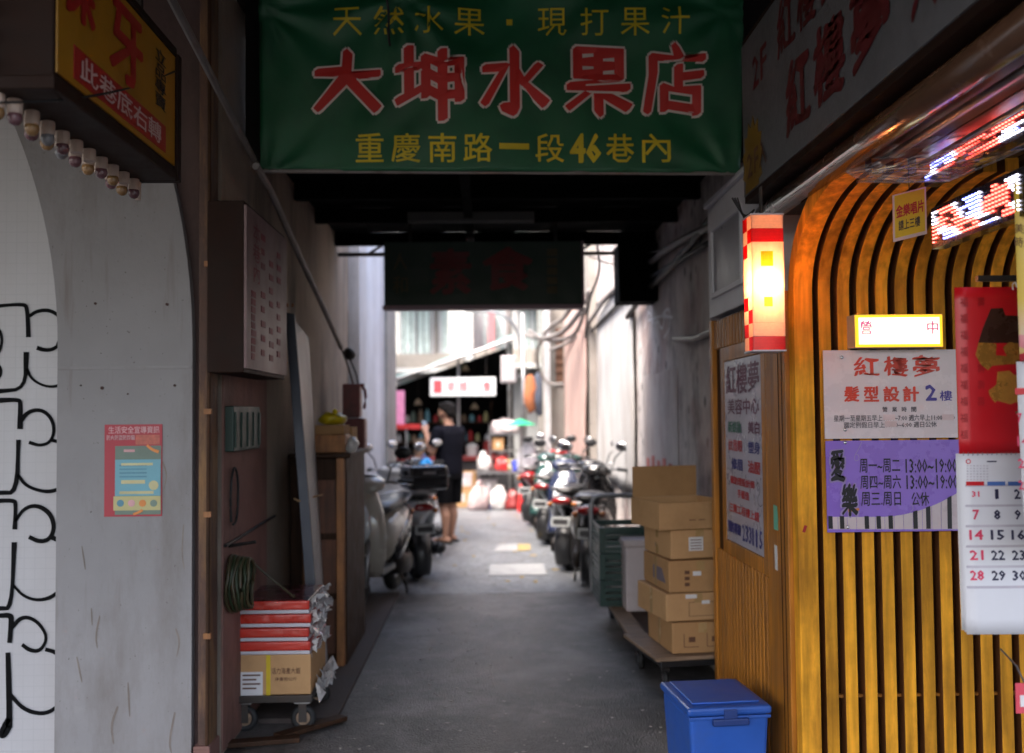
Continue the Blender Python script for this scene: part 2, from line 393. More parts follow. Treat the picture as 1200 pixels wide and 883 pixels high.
ground_patch('road_marking', mk2, [(513, 637), (522, 637), (524, 630), (517, 630)])
# litter: paper scraps, gum and yellow leaves too small to count
b1 = B()
for k in range(240):
    x, y = rnd.uniform(-.78, .95), 4.75 + 8.5 * rnd.random() ** 1.5; s = rnd.uniform(.004, .011) * (1.8 if k % 9 == 0 else 1); a = rnd.uniform(0, 6.3)
    if y > 9: s *= 1.2
    z0 = .0055 if y < 9.02 else .0075
    b1.prism([(x + s * math.cos(a + t) * q, y + s * math.sin(a + t), z0) for t, q in ((0, 1.4), (1.4, .8), (3, 1.3), (4.6, .7))], (0, 0, .002))
o = b1.done('litter', M('litter_paper', (.45, .42, .38), rough=.8, var=.4, scale=3)); tag(o, None, None, kind='stuff')
b1 = B()
for k in range(26):
    x, y = rnd.uniform(-.4, .75), rnd.uniform(9.2, 17.5); s = rnd.uniform(.02, .045); a = rnd.uniform(0, 6.3)
    c_, s_ = math.cos(a), math.sin(a)
    b1.prism([(x + c_ * u * s - s_ * v * s, y + s_ * u * s + c_ * v * s, .008) for u, v in ((-1, 0), (-.2, .5), (.6, .35), (1.2, 0), (.5, -.4), (-.3, -.45))], (0, 0, .004))
o = b1.done('fallen_leaves', M('leaf_yellow', (.45, .28, .03), rough=.7, var=.4, scale=2)); tag(o, None, None, kind='stuff')

# ---- covered walkway, its unseen slab run back past the viewer to cut near light
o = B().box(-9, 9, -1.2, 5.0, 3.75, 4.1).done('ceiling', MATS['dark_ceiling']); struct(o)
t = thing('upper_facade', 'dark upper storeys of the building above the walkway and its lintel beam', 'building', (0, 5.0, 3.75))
B().box(-9, 9, 5.0, 5.5, 3.75, 5.4).done('wall', MATS['brown_plaster'], t)  # out of view, added to keep sky light off the alley mouth
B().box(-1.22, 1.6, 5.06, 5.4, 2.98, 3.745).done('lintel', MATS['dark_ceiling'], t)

# ---- arch wall on the left
AX, AZ, R0, R1 = -4.66, 1.93, 2.69, 3.305
t = thing('arched_wall', 'grey plastered arch band round a bricked-up white tiled bay with graffiti', 'wall', (-1.64, YB, 0))
pts_in = [(AX + R0 * math.cos(a), YB, AZ + R0 * math.sin(a)) for a in [R(k * 2.2) for k in range(20)]]
pts_out = [(AX + R1 * math.cos(a), YB, AZ + R1 * math.sin(a)) for a in [R(k * 1.75) for k in range(20)]]
b_ = B(); a0 = [(AX + R0, YB, 0)] + pts_in; a1 = [(AX + R1, YB, 0)] + pts_out
bm = b_.bm; fr = [(bm.verts.new(p), bm.verts.new(q)) for p, q in zip(a0, a1)]; bk = [(bm.verts.new(Vector(p) + Vector((0, .2, 0))), bm.verts.new(Vector(q) + Vector((0, .2, 0)))) for p, q in zip(a0, a1)]
for k in range(len(fr) - 1):
    bm.faces.new((fr[k][0], fr[k][1], fr[k + 1][1], fr[k + 1][0]))
    bm.faces.new((fr[k][0], fr[k + 1][0], bk[k + 1][0], bk[k][0]))
    bm.faces.new((fr[k][1], bk[k][1], bk[k + 1][1], fr[k + 1][1]))
b_.done('arch_band', MATS['grey_plaster'], t, smooth=False)
B().box(-8, AX + R0 + .02, YB + .17, YB + .4, .03, 4.2).done('tiled_infill', MATS['white_tile'], t)
B().box(-8, AX + R0 - .002, YB + .16, YB + .39, 0, .026).done('sill', MATS['brown_plaster'], t)
b_ = B(); b_.prism([(AX + R1 * math.cos(R(a)), YB + .05, AZ + R1 * math.sin(R(a))) for a in range(0, 34, 3)] + [(-1.32, YB + .05, 3.76), (-1.32, YB + .05, 0), (AX + R1, YB + .05, 0)], (0, .12, 0))
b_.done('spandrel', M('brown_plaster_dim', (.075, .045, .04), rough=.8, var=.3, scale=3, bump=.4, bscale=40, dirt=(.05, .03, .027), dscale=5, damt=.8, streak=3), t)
S = 1 / 1.624
def gz(pts, wd):
    q = [P(x * S, 340 + y * S, y=YB + .166) for x, y in pts]
    ribbon(q, wd, MATS['spray_black'], t, name='graffiti_stroke')
ROWS = [
 ([(-30, 34), (0, 30), (45, 27), (52, 34), (54, 90)], [(50, 118), (48, 188), (0, 193), (-30, 194)], [(56, 50), (70, 40), (95, 38), (116, 52), (123, 72), (118, 98), (103, 113), (85, 115), (70, 110)], [(108, 100), (118, 104), (127, 116)], [(51, 150), (60, 170), (85, 184), (110, 184), (127, 172)]),
 ([(-30, 212), (0, 210), (36, 209), (39, 215), (38, 265)], [(35, 285), (32, 386), (0, 386), (-30, 387)], [(38, 252), (52, 232), (78, 227), (98, 243), (104, 268), (96, 290), (76, 297), (55, 290)], [(98, 286), (116, 290), (126, 300)], [(34, 352), (50, 374), (85, 385), (110, 381), (127, 366)]),
 ([(-30, 403), (0, 401), (27, 401), (30, 408), (28, 456)], [(27, 480), (22, 606), (0, 606), (-30, 607)], [(29, 440), (45, 416), (70, 409), (95, 424), (104, 450), (96, 474), (76, 480), (55, 470)], [(96, 470), (115, 478), (126, 492)], [(25, 562), (45, 584), (75, 592), (105, 582), (126, 556)]),
 ([(-30, 622), (0, 620), (19, 619), (22, 626), (18, 672)], [(15, 690), (18, 800), (17, 833)], [(21, 645), (40, 622), (65, 626), (86, 650), (88, 670), (75, 688), (56, 686), (42, 675)], [(86, 684), (108, 690), (125, 708)], [(19, 770), (45, 799), (80, 808), (105, 798), (126, 774)])]
for i, row in enumerate(ROWS):
    for j, q in enumerate(row): gz(q, (.026, .026, .021, .024, .019)[j] * (1 + .12 * i))
gz([(17, 815), (4, 838), (2, 850), (10, 846), (18, 830)], .03)
gz([(-8, 70), (2, 82), (4, 100), (-2, 120), (-12, 126)], .02)
gz([(-10, 140), (0, 146), (2, 160), (-8, 172)], .02)
B().box(AX + R0 + .004, AX + R1 - .004, YB - .004, YB + .01, 1.83, 1.845).done('render_joint', MATS['grey_plaster'], t, bevel=.002)
sm = M('scuff_brown', (.22, .185, .16), rough=.8, var=.25, scale=20)
for q, wd in (([(206, 737), (211, 752), (207, 770)], .012), ([(117, 722), (112, 745), (114, 760)], .010), ([(138, 828), (130, 850), (133, 872)], .016), ([(107, 713), (108, 733)], .008), ([(205, 835), (198, 870), (201, 883)], .014), ([(190, 540), (196, 556), (192, 575)], .008), ([(96, 640), (100, 668)], .008), ([(150, 800), (152, 840)], .010), ([(215, 615), (213, 650), (216, 668)], .008), ([(90, 770), (96, 800)], .010)):
    ribbon([P(a, b, y=YB - .0015) for a, b in q], wd, sm, t, name='scuff_mark', taper=True)
# fixings and knocks on the band
for (a, b, r_) in [(112, 356, .006), (120, 455, .008), (196, 357, .007), (205, 452, .006), (95, 452, .004), (150, 462, .004)]:
    p = P(a, b, y=YB); B().cyl((p.x, YB - .006, p.z), (p.x, YB + .01, p.z), r_, n=8).done('bolt', MATS['brown_plaster'], t)

# ---- left alley wall
t = thing('left_alley_wall', 'stained plaster wall behind the wooden cabinet and the beige scooter', 'wall', (LX, 9, 0))
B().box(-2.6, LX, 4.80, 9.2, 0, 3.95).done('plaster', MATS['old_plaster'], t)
B().box(-1.9, LX + .008, YB + .19, 5.75, .02, 1.85).done('pink_render', MATS['pink_plaster'], t)
B().box(-2.6, LX + .10, 9.2, 9.75, 0, 3.95).done('pilaster', MATS['pale_plaster'], t)
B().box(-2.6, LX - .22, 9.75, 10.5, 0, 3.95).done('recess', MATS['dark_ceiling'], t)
B().box(-2.6, LX - .02, 9.75, 10.5, 2.55, 3.95).done('plaster', MATS['pale_plaster'], t)
M('blue_grey_plaster', (.46, .48, .53), rough=.8, var=.2, scale=2.0, bump=.4, bscale=22, dirt=(.22, .22, .24), dscale=1.8, damt=.8, streak=8)
B().box(-2.6, LX - .01, 10.5, 12.5, 0, 3.95).done('plaster', MATS['blue_grey_plaster'], t)
B().box(-2.6, LX + .03, 12.5, 13.7, 0, 3.9).done('pilaster', M('grey_rough', (.25, .25, .24), rough=.85, var=.3, scale=3, bump=.5, bscale=20, dirt=(.1, .1, .1), dscale=2, damt=.7, streak=6), t)
jb = thing('wall_corner_post', 'flaking brown timber post at the mouth of the alley beside the grey arch', 'post', (-1.3, YB + .1, 0))
B().box(-1.325, -1.272, YB - .005, YB + .13, 0, 3.7).done('post', M('flaking_timber', (.09, .048, .035), rough=.75, var=.4, scale=6, bump=.4, bscale=50, dirt=(.35, .19, .07), dscale=9, damt=.6, streak=6), jb, bevel=.006)
B().tube([(-1.28, YB - .015, 0.02), (-1.277, YB - .015, 1.2), (-1.275, YB - .015, 2.2), (-1.277, YB - .015, 3.65)], .009).done('conduit', MATS['brown_wood'], jb)
for k, z in enumerate((.6, 1.15, 1.62, 2.3)):
    B().box(-1.295, -1.262, YB - .027, YB - .005, z, z + .025).done('clip', MATS['orange_wood'], jb)
B().box(-1.34, -1.262, YB - .03, YB + .14, 0, .12).done('foot_block', MATS['pink_plaster'], jb, bevel=.008)

# ---- right alley wall
def scuff_extra(n, L, tc, co, out, b):
    v = n.new('ShaderNodeTexVoronoi'); v.inputs['Scale'].default_value = 5.5; L.new(co, v.inputs['Vector'])
    z = n.new('ShaderNodeTexNoise'); z.inputs['Scale'].default_value = 1.1; L.new(co, z.inputs['Vector'])
    m = n.new('ShaderNodeMapRange'); m.inputs[1].default_value = .28; m.inputs[2].default_value = .12; m.inputs[4].default_value = 1; L.new(v.outputs['Distance'], m.inputs[0])
    m1 = n.new('ShaderNodeMapRange'); m1.inputs[1].default_value = .44; m1.inputs[2].default_value = .52; m1.inputs[4].default_value = .8; L.new(z.outputs['Fac'], m1.inputs[0])
    q = n.new('ShaderNodeMath'); q.operation = 'MULTIPLY'; L.new(m.outputs[0], q.inputs[0]); L.new(m1.outputs[0], q.inputs[1])
    mc = n.new('ShaderNodeMix'); mc.data_type = 'RGBA'; mc.inputs['B'].default_value = (.05, .04, .04, 1)
    L.new(q.outputs[0], mc.inputs['Factor']); L.new(out, mc.inputs['A'])
    w2 = n.new('ShaderNodeTexNoise'); w2.inputs['Scale'].default_value = 1.7; w2.inputs['Detail'].default_value = 7; L.new(co, w2.inputs['Vector'])
    m2 = n.new('ShaderNodeMapRange'); m2.inputs[1].default_value = .5; m2.inputs[2].default_value = .6; m2.inputs[4].default_value = .6; L.new(w2.outputs['Fac'], m2.inputs[0])
    m4 = n.new('ShaderNodeMix'); m4.data_type = 'RGBA'; m4.inputs['B'].default_value = (.36, .23, .21, 1)
    L.new(m2.outputs[0], m4.inputs['Factor']); L.new(mc.outputs['Result'], m4.inputs['A'])
    return m4.outputs['Result']
M('scuffed_plaster', (.50, .455, .44), rough=.85, var=.25, scale=2.5, bump=.5, bscale=25, dirt=(.12, .10, .095), dscale=2.6, damt=.85, streak=1.6, extra=scuff_extra)
t = thing('right_alley_wall', 'scuffed pinkish grey plaster wall behind the stacked cartons and parked scooters', 'wall', (RX, 9, 0))
B().box(RX, 3, 5.72, 13.0, 0, 3.95).done('plaster', MATS['scuffed_plaster'], t)
B().box(RX - .1, 3, 13.0, 17.4, 0, 3.9).done('plaster', MATS['cream_plaster'], t)
B().box(1.0, 3, 17.4, 17.9, 0, 3.85).done('end_wall', MATS['cream_plaster'], t)
B().box(RX - .05, RX, 5.74, 12.9, 0, .42).done('skirting', MATS['grey_plaster'], t)
# ledge and pipe under the dark stained upper part
B().tube([(RX - .04, 5.75, 2.12), (RX - .05, 6.6, 2.1), (RX - .04, 7.4, 2.16)], .022).done('pipe', MATS['grey_pipe'], t)
fr_ = thing('wall_window', 'brown timber shutter window high on the end wall', 'window', (1.16, 17.38, 2.0))
a, b = P(650, 385, y=17.38), P(668, 452, y=17.38)
B().box(a.x, b.x, 17.37, 17.42, b.z, a.z).done('shutter', M('brown_shutter', (.16, .08, .05), rough=.7, var=.3, extra=wood_extra((4, 4, 40))), fr_)
for q in ((a.x - .05, a.x, b.z - .05, a.z + .05), (b.x, b.x + .05, b.z - .05, a.z + .05)):
    B().box(q[0], q[1], 17.33, 17.42, q[2], q[3]).done('frame', MATS['grey_rough'], fr_)
for k in range(7):
    z = b.z + (a.z - b.z) * (k + .5) / 7; B().obox(((a.x + b.x) / 2, 17.36, z), (b.x - a.x, .012, .07), (25, 0, 0)).done('slat', MATS['brown_shutter'], fr_)
pp = thing('timber_post', 'pale upright post against the end wall beyond the scooters', 'post', (1.05, 17.2, 0))
B().box(1.0, 1.1, 17.12, 17.3, 0, 3.6).done('post', MATS['pale_plaster'], pp, bevel=.01)
B().box(.985, 1.115, 17.10, 17.32, 3.6, 3.66).done('cap', MATS['grey_rough'], pp)

# sheets hung on the right wall
def hung(name, label, m, y0, y1, z0, z1, x, fold, seed, torn=0):
    def f(u, v):
        y = y0 + (y1 - y0) * u; z = z1 - (z1 - z0) * v
        d = fold * (math.sin(u * 21 + seed) * .5 + noise.noise(Vector((u * 6, v * 2, seed)))) * (.3 + v)
        z += torn * noise.noise(Vector((u * 5, seed, 1))) * (v > .99)
        return (x - .03 - abs(d), y, z)
    t = thing(name, label, 'sheet', (x, (y0 + y1) / 2, z0))
    B().grid(f, 30, 16).done('cloth', m, t, smooth=True, solid=.004)
    B().tube([(x - .035, y0 - .05, z1), (x - .035, y1 + .05, z1)], .014).done('rail', MATS['grey_pipe'], t)
    return t
hung('hanging_sheet', 'white stained plastic sheet hung flat on the wall behind the scooters', MATS['white_sheet'], 9.55, 12.6, .82, 3.0, RX, .03, 3, .1)
hung('hanging_sheet', 'pink faded sheet hung on the far part of the wall', MATS['pink_sheet'], 13.05, 16.6, .75, 3.2, RX - .1, .06, 9, .1)
wp = thing('wall_poster', 'pale weathered paper notice with red print pasted low on the wall by the cartons', 'poster', (RX, 8.3, .9))
B().grid(lambda u, v: (RX - .006, 7.5 + 1.6 * u, 1.95 - .95 * v + .03 * noise.noise(Vector((u * 4, v * 4, 2)))), 10, 6).done('paper', M('weathered_paper', (.5, .45, .43), rough=.8, var=.2, scale=4, dirt=(.3, .19, .17), dscale=2.5, damt=.8, streak=2), wp, solid=.002)
for k in range(5):
    z = 1.05 + .03 * (k % 2); y = 7.75 + k * .27
    B().box(RX - .011, RX - .008, y, y + .15, z, z + .16).done('red_print', M('faded_red', (.45, .14, .12), rough=.8, var=.4, scale=9), wp)
# white spray tag on the dark part of the wall
tg = thing('spray_tag', 'white sprayed graffiti tag high on the dark stained wall', 'graffiti', (RX, 8.6, 2.3))
for q in ([(756, 385), (760, 360), (766, 384), (768, 365)], [(764, 396), (770, 372), (776, 390), (780, 364)], [(774, 372), (785, 358), (786, 384), (778, 396)], [(760, 376), (774, 370), (788, 372)]):
    ribbon([P(a, b, x=RX - .004) for a, b in q], .035, MATS['paper_white'], tg, n=(-1, 0, 0), name='stroke')

# ---- sheet roof over the first stretch of the alley
t = thing('alley_roof', 'black sheet roof on steel beams over the mouth of the alley', 'roof', (0, 6.9, 3.0))
for k in range(9):
    x0 = LX - .02 + k * .307; B().box(x0, x0 + .312, 5.45, 8.47, 3.16 + .012 * (k % 2), 3.175 + .012 * (k % 2)).done('panel', MATS['roof_black'], t)
for y in (5.8, 6.6, 7.4, 8.38): B().box(LX + .002, RX - .002, y, y + .06, 3.05, 3.155).done('beam', MATS['roof_black'], t)
B().box(-.15, -.09, 5.46, 8.45, 3.0, 3.048).done('beam', MATS['roof_black'], t)
# truss at the open end of the roof
for z in (2.985, 3.10): B().box(LX + .002, RX - .002, 8.55, 8.59, z, z + .03).done('truss_bar', MATS['dark_steel'], t)
for k in range(9):
    x = -1.0 + k * .3; B().cyl((x, 8.57, 3.01), (x + .15, 8.57, 3.105), .012, n=6).done('truss_web', MATS['dark_steel'], t)
B().box(1.12, RX - .002, 8.3, 8.62, 2.55, 3.04).done('gable_panel', MATS['roof_black'], t)
B().box(-.55, .35, 7.0, 7.12, 2.985, 3.045).done('light_fitting', M('dusty_white', (.04, .04, .038), rough=.6, var=.2), t)
# ================================================================ SIGNS AND THE YELLOW FRONT
Q = srgb
# ---- green banner across the alley mouth
YN = 4.98
bt = thing('shop_banner', 'large green cloth banner with red and yellow writing over the alley mouth', 'banner', (.07, YN, 2.75))
bl_, br_, tl_, tr_ = P(305, 200, y=YN), P(868, 203, y=YN), P(303, -14, y=YN), P(872, -14, y=YN)
def bwave(x, z):
    v = (z - 2.75) / .9
    cr = sum(.011 * math.exp(-((x - cx) ** 2 + (z - cz) ** 2) / .18) * math.sin(9 * math.atan2(z - cz, x - cx)) for cx, cz in ((-1.1, 3.66), (1.25, 3.66), (-1.1, 2.8), (1.25, 2.8), (-.4, 3.7)))
    return cr + .03 * noise.noise(Vector((x * 1.6 + v * 1.2, z * 1.1, 1))) + .014 * noise.noise(Vector((x * 5 - v * 3, z * 4, 4))) + .022 * max(0, v - .45) * math.sin(x * 9 + 1.5 * v)
def bf(u, v):
    p = (tl_ * (1 - u) + tr_ * u) * (1 - v) + (bl_ * (1 - u) + br_ * u) * v
    return (p.x, YN + bwave(p.x, p.z), p.z)
green = M('banner_green', (.0035, .095, .036), rough=.55, var=.2, scale=2, bump=.08, bscale=40, dirt=(.002, .045, .02), dscale=1.6, damt=.7)
B().grid(bf, 110, 40).done('cloth', green, bt, smooth=True, solid=.003)
bwarp = lambda p: Vector((p.x, YN + bwave(p.x, p.z) - .006 - (YN - p.y), p.z))
yel = M('banner_yellow', (.66, .52, .02), rough=.6, var=.15, scale=3)
red = M('banner_red', (.60, .03, .026), rough=.55, var=.1, scale=3)
wht = M('banner_white', (.85, .74, .70), rough=.6, var=.08)
for s, a, b_ in (('天', 390, 424), ('然', 438, 474), ('水', 486, 520), ('果', 532, 568), ('現', 630, 664), ('打', 680, 713), ('果', 727, 761), ('汁', 774, 807)):
    ftext(s, yel, bt, a, 10, b_, 42, YN, bold=.004, warp=bwarp)
p = P(597, 25, y=YN); B().obox(bwarp(Vector((p.x, YN, p.z))), (.03, .002, .03)).done('dot', yel, bt)
for s, a, b_, y0, y1 in (('大', 369, 446, 61, 132), ('坤', 464, 543, 58, 139), ('水', 564, 643, 58, 134), ('果', 663, 740, 57, 133), ('店', 754, 826, 55, 134)):
    ftext(s, wht, bt, a - 3, y0 - 3, b_ + 3, y1 + 3, YN, bold=.040, nib=.026, slope=.10, warp=bwarp)
    ftext(s, red, bt, a, y0, b_, y1, YN, bold=.010, nib=.026, slope=.10, warp=bwarp, lift=.0035)
for s, a, b_ in (('重', 417, 450), ('慶', 459, 493), ('南', 502, 535), ('路', 543, 577), ('段', 627, 661), ('4', 668, 686), ('6', 687, 704), ('巷', 710, 743), ('內', 752, 786)):
    ftext(s, yel, bt, a, 157, b_, 191, YN, bold=.02 if s in '46' else .01, nib=.02 if s in '46' else 0, warp=bwarp)
ftext('一', yel, bt, 585, 169, 620, 176, YN, bold=.008, warp=bwarp)
B().tube([(tl_.x, YN + .03, tl_.z), (tr_.x, YN + .03, tr_.z)], .014).done('top_pole', MATS['steel'], bt)
B().tube([(bl_.x, YN + .012, bl_.z), (br_.x, YN + .012, br_.z)], .011).done('bottom_pole', MATS['grey_pipe'], bt)
B().tube([P(452, -10, y=YN - .04), P(456, 18, y=YN - .035), P(455, 42, y=YN - .04), P(457, 54, y=YN - .045)], .006, smooth=2).done('cord', MATS['black_rubber'], bt)

# ---- dark hanging signboard further in
YS = 7.8
st = thing('hanging_signboard', 'dark green signboard with dull red characters under the end of the roof', 'sign', (.0, YS, 2.4))
a, b = P(450, 284, y=YS), P(682, 357, y=YS)
B().box(a.x, b.x, YS, YS + .12, b.z, a.z).done('board', M('sign_dark_green', (.004, .018, .010), rough=.6, var=.3), st)
B().box(a.x - .012, b.x + .012, YS - .012, YS + .13, b.z - .03, b.z).done('trim', M('mauve_trim', (.2, .12, .16), rough=.5, var=.2), st)
B().box(b.x, b.x + .02, YS - .012, YS + .13, b.z, a.z).done('trim', MATS['mauve_trim'], st)
dr = M('sign_dull_red', (.11, .007, .007), rough=.6, var=.2); dy = M('sign_dull_yellow', (.045, .032, .005), rough=.6)
ftext('素', dr, st, 504, 292, 552, 345, YS - .002, bold=.02, nib=.02)
ftext('食', dr, st, 566, 290, 624, 340, YS - .002, bold=.02, nib=.02)
ftext('人', dy, st, 461, 297, 477, 317, YS - .002, bold=.01); ftext('和', dy, st, 460, 324, 478, 344, YS - .002, bold=.01)
for k in range(5): panel(641, 292 + 11 * k, 653, 300 + 11 * k, YS, dy, st, 'small_print', .003)
for x in (a.x + .2, b.x - .2): B().cyl((x, YS + .06, a.z), (x, YS + .06, 3.16), .012, n=8).done('hanger', MATS['dark_steel'], st)

# ---- yellow lightbox on the left, bulbs along its lower edge
def pane_x(x, a, b, c, d): return [P(*q, x=x) for q in (a, b, c, d)]
SX = -1.13
p_far, p_near = P(205, 197, x=SX), P(69, 87, x=SX)
ztop = P(204, 71, x=SX).z; zb = (p_far.z + p_near.z) / 2
Y1 = p_far.y; Y0 = p_near.y - .02
yt = thing('bulb_sign', 'yellow lightbox sign with red characters, brown casing and a row of bulbs', 'sign', (SX - .06, (Y0 + Y1) / 2, zb))
case = M('sign_case', (.022, .010, .007), spec=.12, rough=.6, var=.3, dirt=(.015, .01, .008), dscale=5, damt=.6)
W0 = SX - .17
B().box(W0, SX - .005, Y0, Y1 + .02, zb - .012, ztop + .02).done('casing', case, yt, bevel=.006)
B().box(W0 - .01, SX + .012, Y1 - .0, Y1 + .04, zb - .05, ztop + .03).done('end_cap', case, yt, bevel=.005)
B().box(W0 - .01, SX + .006, Y0 - .02, Y1, zb - .05, zb - .013).done('bottom_rail', case, yt, bevel=.004)
B().box(W0, SX + .006, Y0 - .02, Y1, ztop + .021, ztop + .05).done('top_rail', case, yt, bevel=.004)
B().box(SX - .006, SX, Y0 + .01, Y1 - .004, zb + .004, ztop + .016).done('face', M('sign_yellow', (.36, .17, .008), rough=.4, var=.12, scale=3, dirt=(.2, .085, .006), dscale=2.5, damt=.5), yt)
sr = M('sign_red', (.36, .014, .014), rough=.45, var=.1); sw = M('sign_pinkwhite', (.6, .42, .40), rough=.5)
def xt(s, m, par, X, y0, y1, z0, z1, face=1, **k):
    """lettering on a plane x=X read from +x (face=1) or -x (face=-1)"""
    if face > 0: return text(s, m, par, (X, y0, z1), (X, y1, z1), (X, y0, z0), **k)
    return text(s, m, par, (X, y1, z1), (X, y0, z1), (X, y1, z0), **k)
H = ztop - zb; Ln = Y1 - Y0
def yq(px): return P(px, 100, x=SX).y
xt('保', sr, yt, SX + .002, yq(70), yq(110), zb + .50 * H, zb + 1.0 * H, bold=.02, nib=.02)
xt('牙', sr, yt, SX + .002, yq(128), yq(166), zb + .36 * H, zb + .97 * H, bold=.02, nib=.02)
xt('立\n品\n專\n賣', MATS['ink_black'], yt, SX + .002, yq(181), yq(194), zb + .42 * H, zb + .95 * H, bold=.015)
B().box(SX, SX + .002, yq(86), yq(194), zb + .06 * H, zb + .30 * H).done('red_band', sr, yt)
xt('此巷底右轉', sw, yt, SX + .004, yq(92), yq(188), zb + .09 * H, zb + .27 * H, bold=.012)
sock = M('bulb_socket', (.52, .40, .33), rough=.6, var=.2); bcol = [M('bulb_amber', (.30, .17, .07), rough=.15), M('bulb_purple', (.15, .07, .08), rough=.15), M('bulb_grey', (.17, .17, .18), rough=.15)]
nb = 20
for k in range(nb):
    y = Y0 + .02 + (Ln - .05) * k / (nb - 1); x = W0 + .02 + (.012 if k % 2 else -.012)
    s_ = B().cyl((x, y, zb - .05), (x, y, zb - .09), .02, n=12).done('socket', sock, yt, bevel=.003)
    if k not in (2, 9, 11, 14, 17): B().ball((x, y, zb - .100), (.020, .020, .022), 12, 8).done('bulb', bcol[k % 3], s_, smooth=True)
B().cyl((W0 + .03, Y1 + .02, zb - .05), (W0 + .03, Y1 + .02, zb - .115), .011, n=12).done('socket', sock, yt)
for k in range(7):     # bulbs up the near upright
    z = zb + .03 + k * .075; x = W0 - .03
    s_ = B().cyl((x + .01, Y0 - .02, z), (x + .01, Y0 - .055, z), .014, n=12).done('socket', sock, yt)
    B().ball((x + .01, Y0 - .07, z), .02, 12, 8).done('bulb', bcol[(k + 1) % 3], s_, smooth=True)
B().box(W0 - .06, W0, Y0 - .02, Y0 + .02, zb - .03, ztop + .05).done('upright', case, yt)
for y in (Y0 + .2, Y1 - .15): B().cyl((SX - .08, y, ztop + .05), (SX - .08, y, 3.76), .014, n=8).done('hanger', MATS['dark_steel'], yt)
wr = B().tube([P(-10, 121, y=2.5), P(25, 120, y=2.55), P(75, 118, y=2.7), P(125, 110, y=2.95), P(165, 100, y=3.3), P(205, 84, y=3.62)], .0035, smooth=2).done('cable', MATS['black_rubber'])
tag(wr, 'thin black cable sagging across the yellow lightbox', 'cable')
cp = B().tube([P(196, -10, x=-1.14), P(244, 82, x=-1.14), P(297, 187, x=-1.14)], .017, smooth=1).done('metal_pole', MATS['grey_pipe'])
tag(cp, 'grey sloping pipe from the yellow lightbox down to the banner corner', 'pipe')
cp = B().tube([P(300, 195, x=-1.12), P(318, 225, x=-1.12), P(346, 290, x=-1.12), P(372, 345, x=-1.12), P(400, 408, x=-1.12)], .02, smooth=1).done('metal_pole', MATS['grey_pipe'])
tag(cp, 'rusty pipe sloping down the wall above the pink lightbox sign', 'pipe')

# ---- pinkish wall sign with red columns of writing
X2 = -1.10
pt = thing('wall_lightbox', 'faded pink lightbox with red columns of writing on the stained wall', 'sign', (X2 - .05, 5.0, 1.8))
a, b = P(289, 240, x=X2), P(291, 432, x=X2); yfar = P(336, 300, x=X2).y; ynr = a.y
B().box(LX - .01, X2 - .012, ynr, yfar, b.z - .02, a.z + .02).done('casing', case, pt, bevel=.005)
B().box(X2 - .012, X2, ynr, yfar, b.z, a.z).done('face', M('faded_pink', (.18, .105, .105), rough=.5, var=.12, scale=3, dirt=(.08, .045, .045), dscale=3, damt=.5), pt)
rs = M('faded_dark_red', (.16, .02, .03), rough=.6, var=.3)
hh = a.z - b.z
xt('本\n巷\n內', rs, pt, X2 + .002, ynr + .12, ynr + .27, b.z + .55 * hh, b.z + .93 * hh, bold=.012)
for k, (u0, v0, v1) in enumerate(((.10, .06, .5), (.32, .10, .95), (.52, .08, .9), (.72, .12, .9))):
    yy = ynr + u0 * (yfar - ynr)
    for j in range(9):
        z = b.z + hh * (v0 + (v1 - v0) * j / 9)
        if rnd.random() < .85: B().box(X2, X2 + .002, yy, yy + .07 + .03 * rnd.random(), z, z + .03).done('small_print', rs, pt)

# ---- white overhead sign on the right, running towards the viewer
X3 = 1.21
q_far = P(872, 232, x=X3); zb3 = q_far.z; zt3 = P(874, 50, x=X3).z; yf3 = q_far.y
rt = thing('overhead_sign', 'long white overhead sign with dark red writing and a yellow starburst', 'sign', (X3 + .1, yf3 - 1.2, zb3))
B().box(X3 + .004, X3 + .16, 1.4, yf3, zb3 - .03, zt3 + .03).done('casing', case, rt)
B().box(X3 - .002, X3 + .004, 1.42, yf3 - .01, zb3, zt3).done('face', M('sign_dirty_white', (.13, .13, .145), rough=.55, var=.12, scale=30, bump=.15, bscale=120, dirt=(.07, .07, .077), dscale=3, damt=.5), rt)
dr3 = M('sign_dark_red', (.10, .008, .012), rough=.5, var=.15); X4 = X3 - .004
H3 = zt3 - zb3
def y3(px): return P(px, 100, x=X3).y
def z3(px, py): return P(px, py, x=X3).z
xt('2', dr3, rt, X4, y3(890.5), y3(883), z3(885, 105), z3(885, 66), face=-1, bold=.02)
xt('F', dr3, rt, X4, y3(900), y3(892.5), z3(885, 105), z3(885, 66), face=-1, bold=.02)
for s, p0, p1, c0, v0, v1 in (('紅', 922, 950, 0, .30, .60), ('樓', 955, 992, 0, .30, .60), ('夢', 1000, 1046, 0, .30, .60), ('美', 1072, 1104, 0, .30, .60)):
    xt(s, dr3, rt, X4, y3(p1), y3(p0), zb3 + .12 * H3, zb3 + .52 * H3, face=-1, bold=.02, nib=.03, slope=.1, wob=.02)
for s, p0, p1 in (('紅', 913, 934), ('樓', 937, 960), ('夢', 965, 995)):
    xt(s, dr3, rt, X4, y3(p1), y3(p0), zb3 + .62 * H3, zb3 + .93 * H3, face=-1, bold=.012, nib=.02, slope=.1)
stp = []
for k in range(26):
    a_ = 2 * math.pi * k / 26; rr = (.20 if k % 2 else .155)
    stp.append((X3 - .003, yf3 - .17 + rr * .85 * math.cos(a_), max(zb3 + .003, zb3 + .13 + rr * math.sin(a_))))
B().prism([p for p in stp], (-.002, 0, 0)).done('starburst', M('starburst_yellow', (.2, .11, .01), rough=.5), rt)
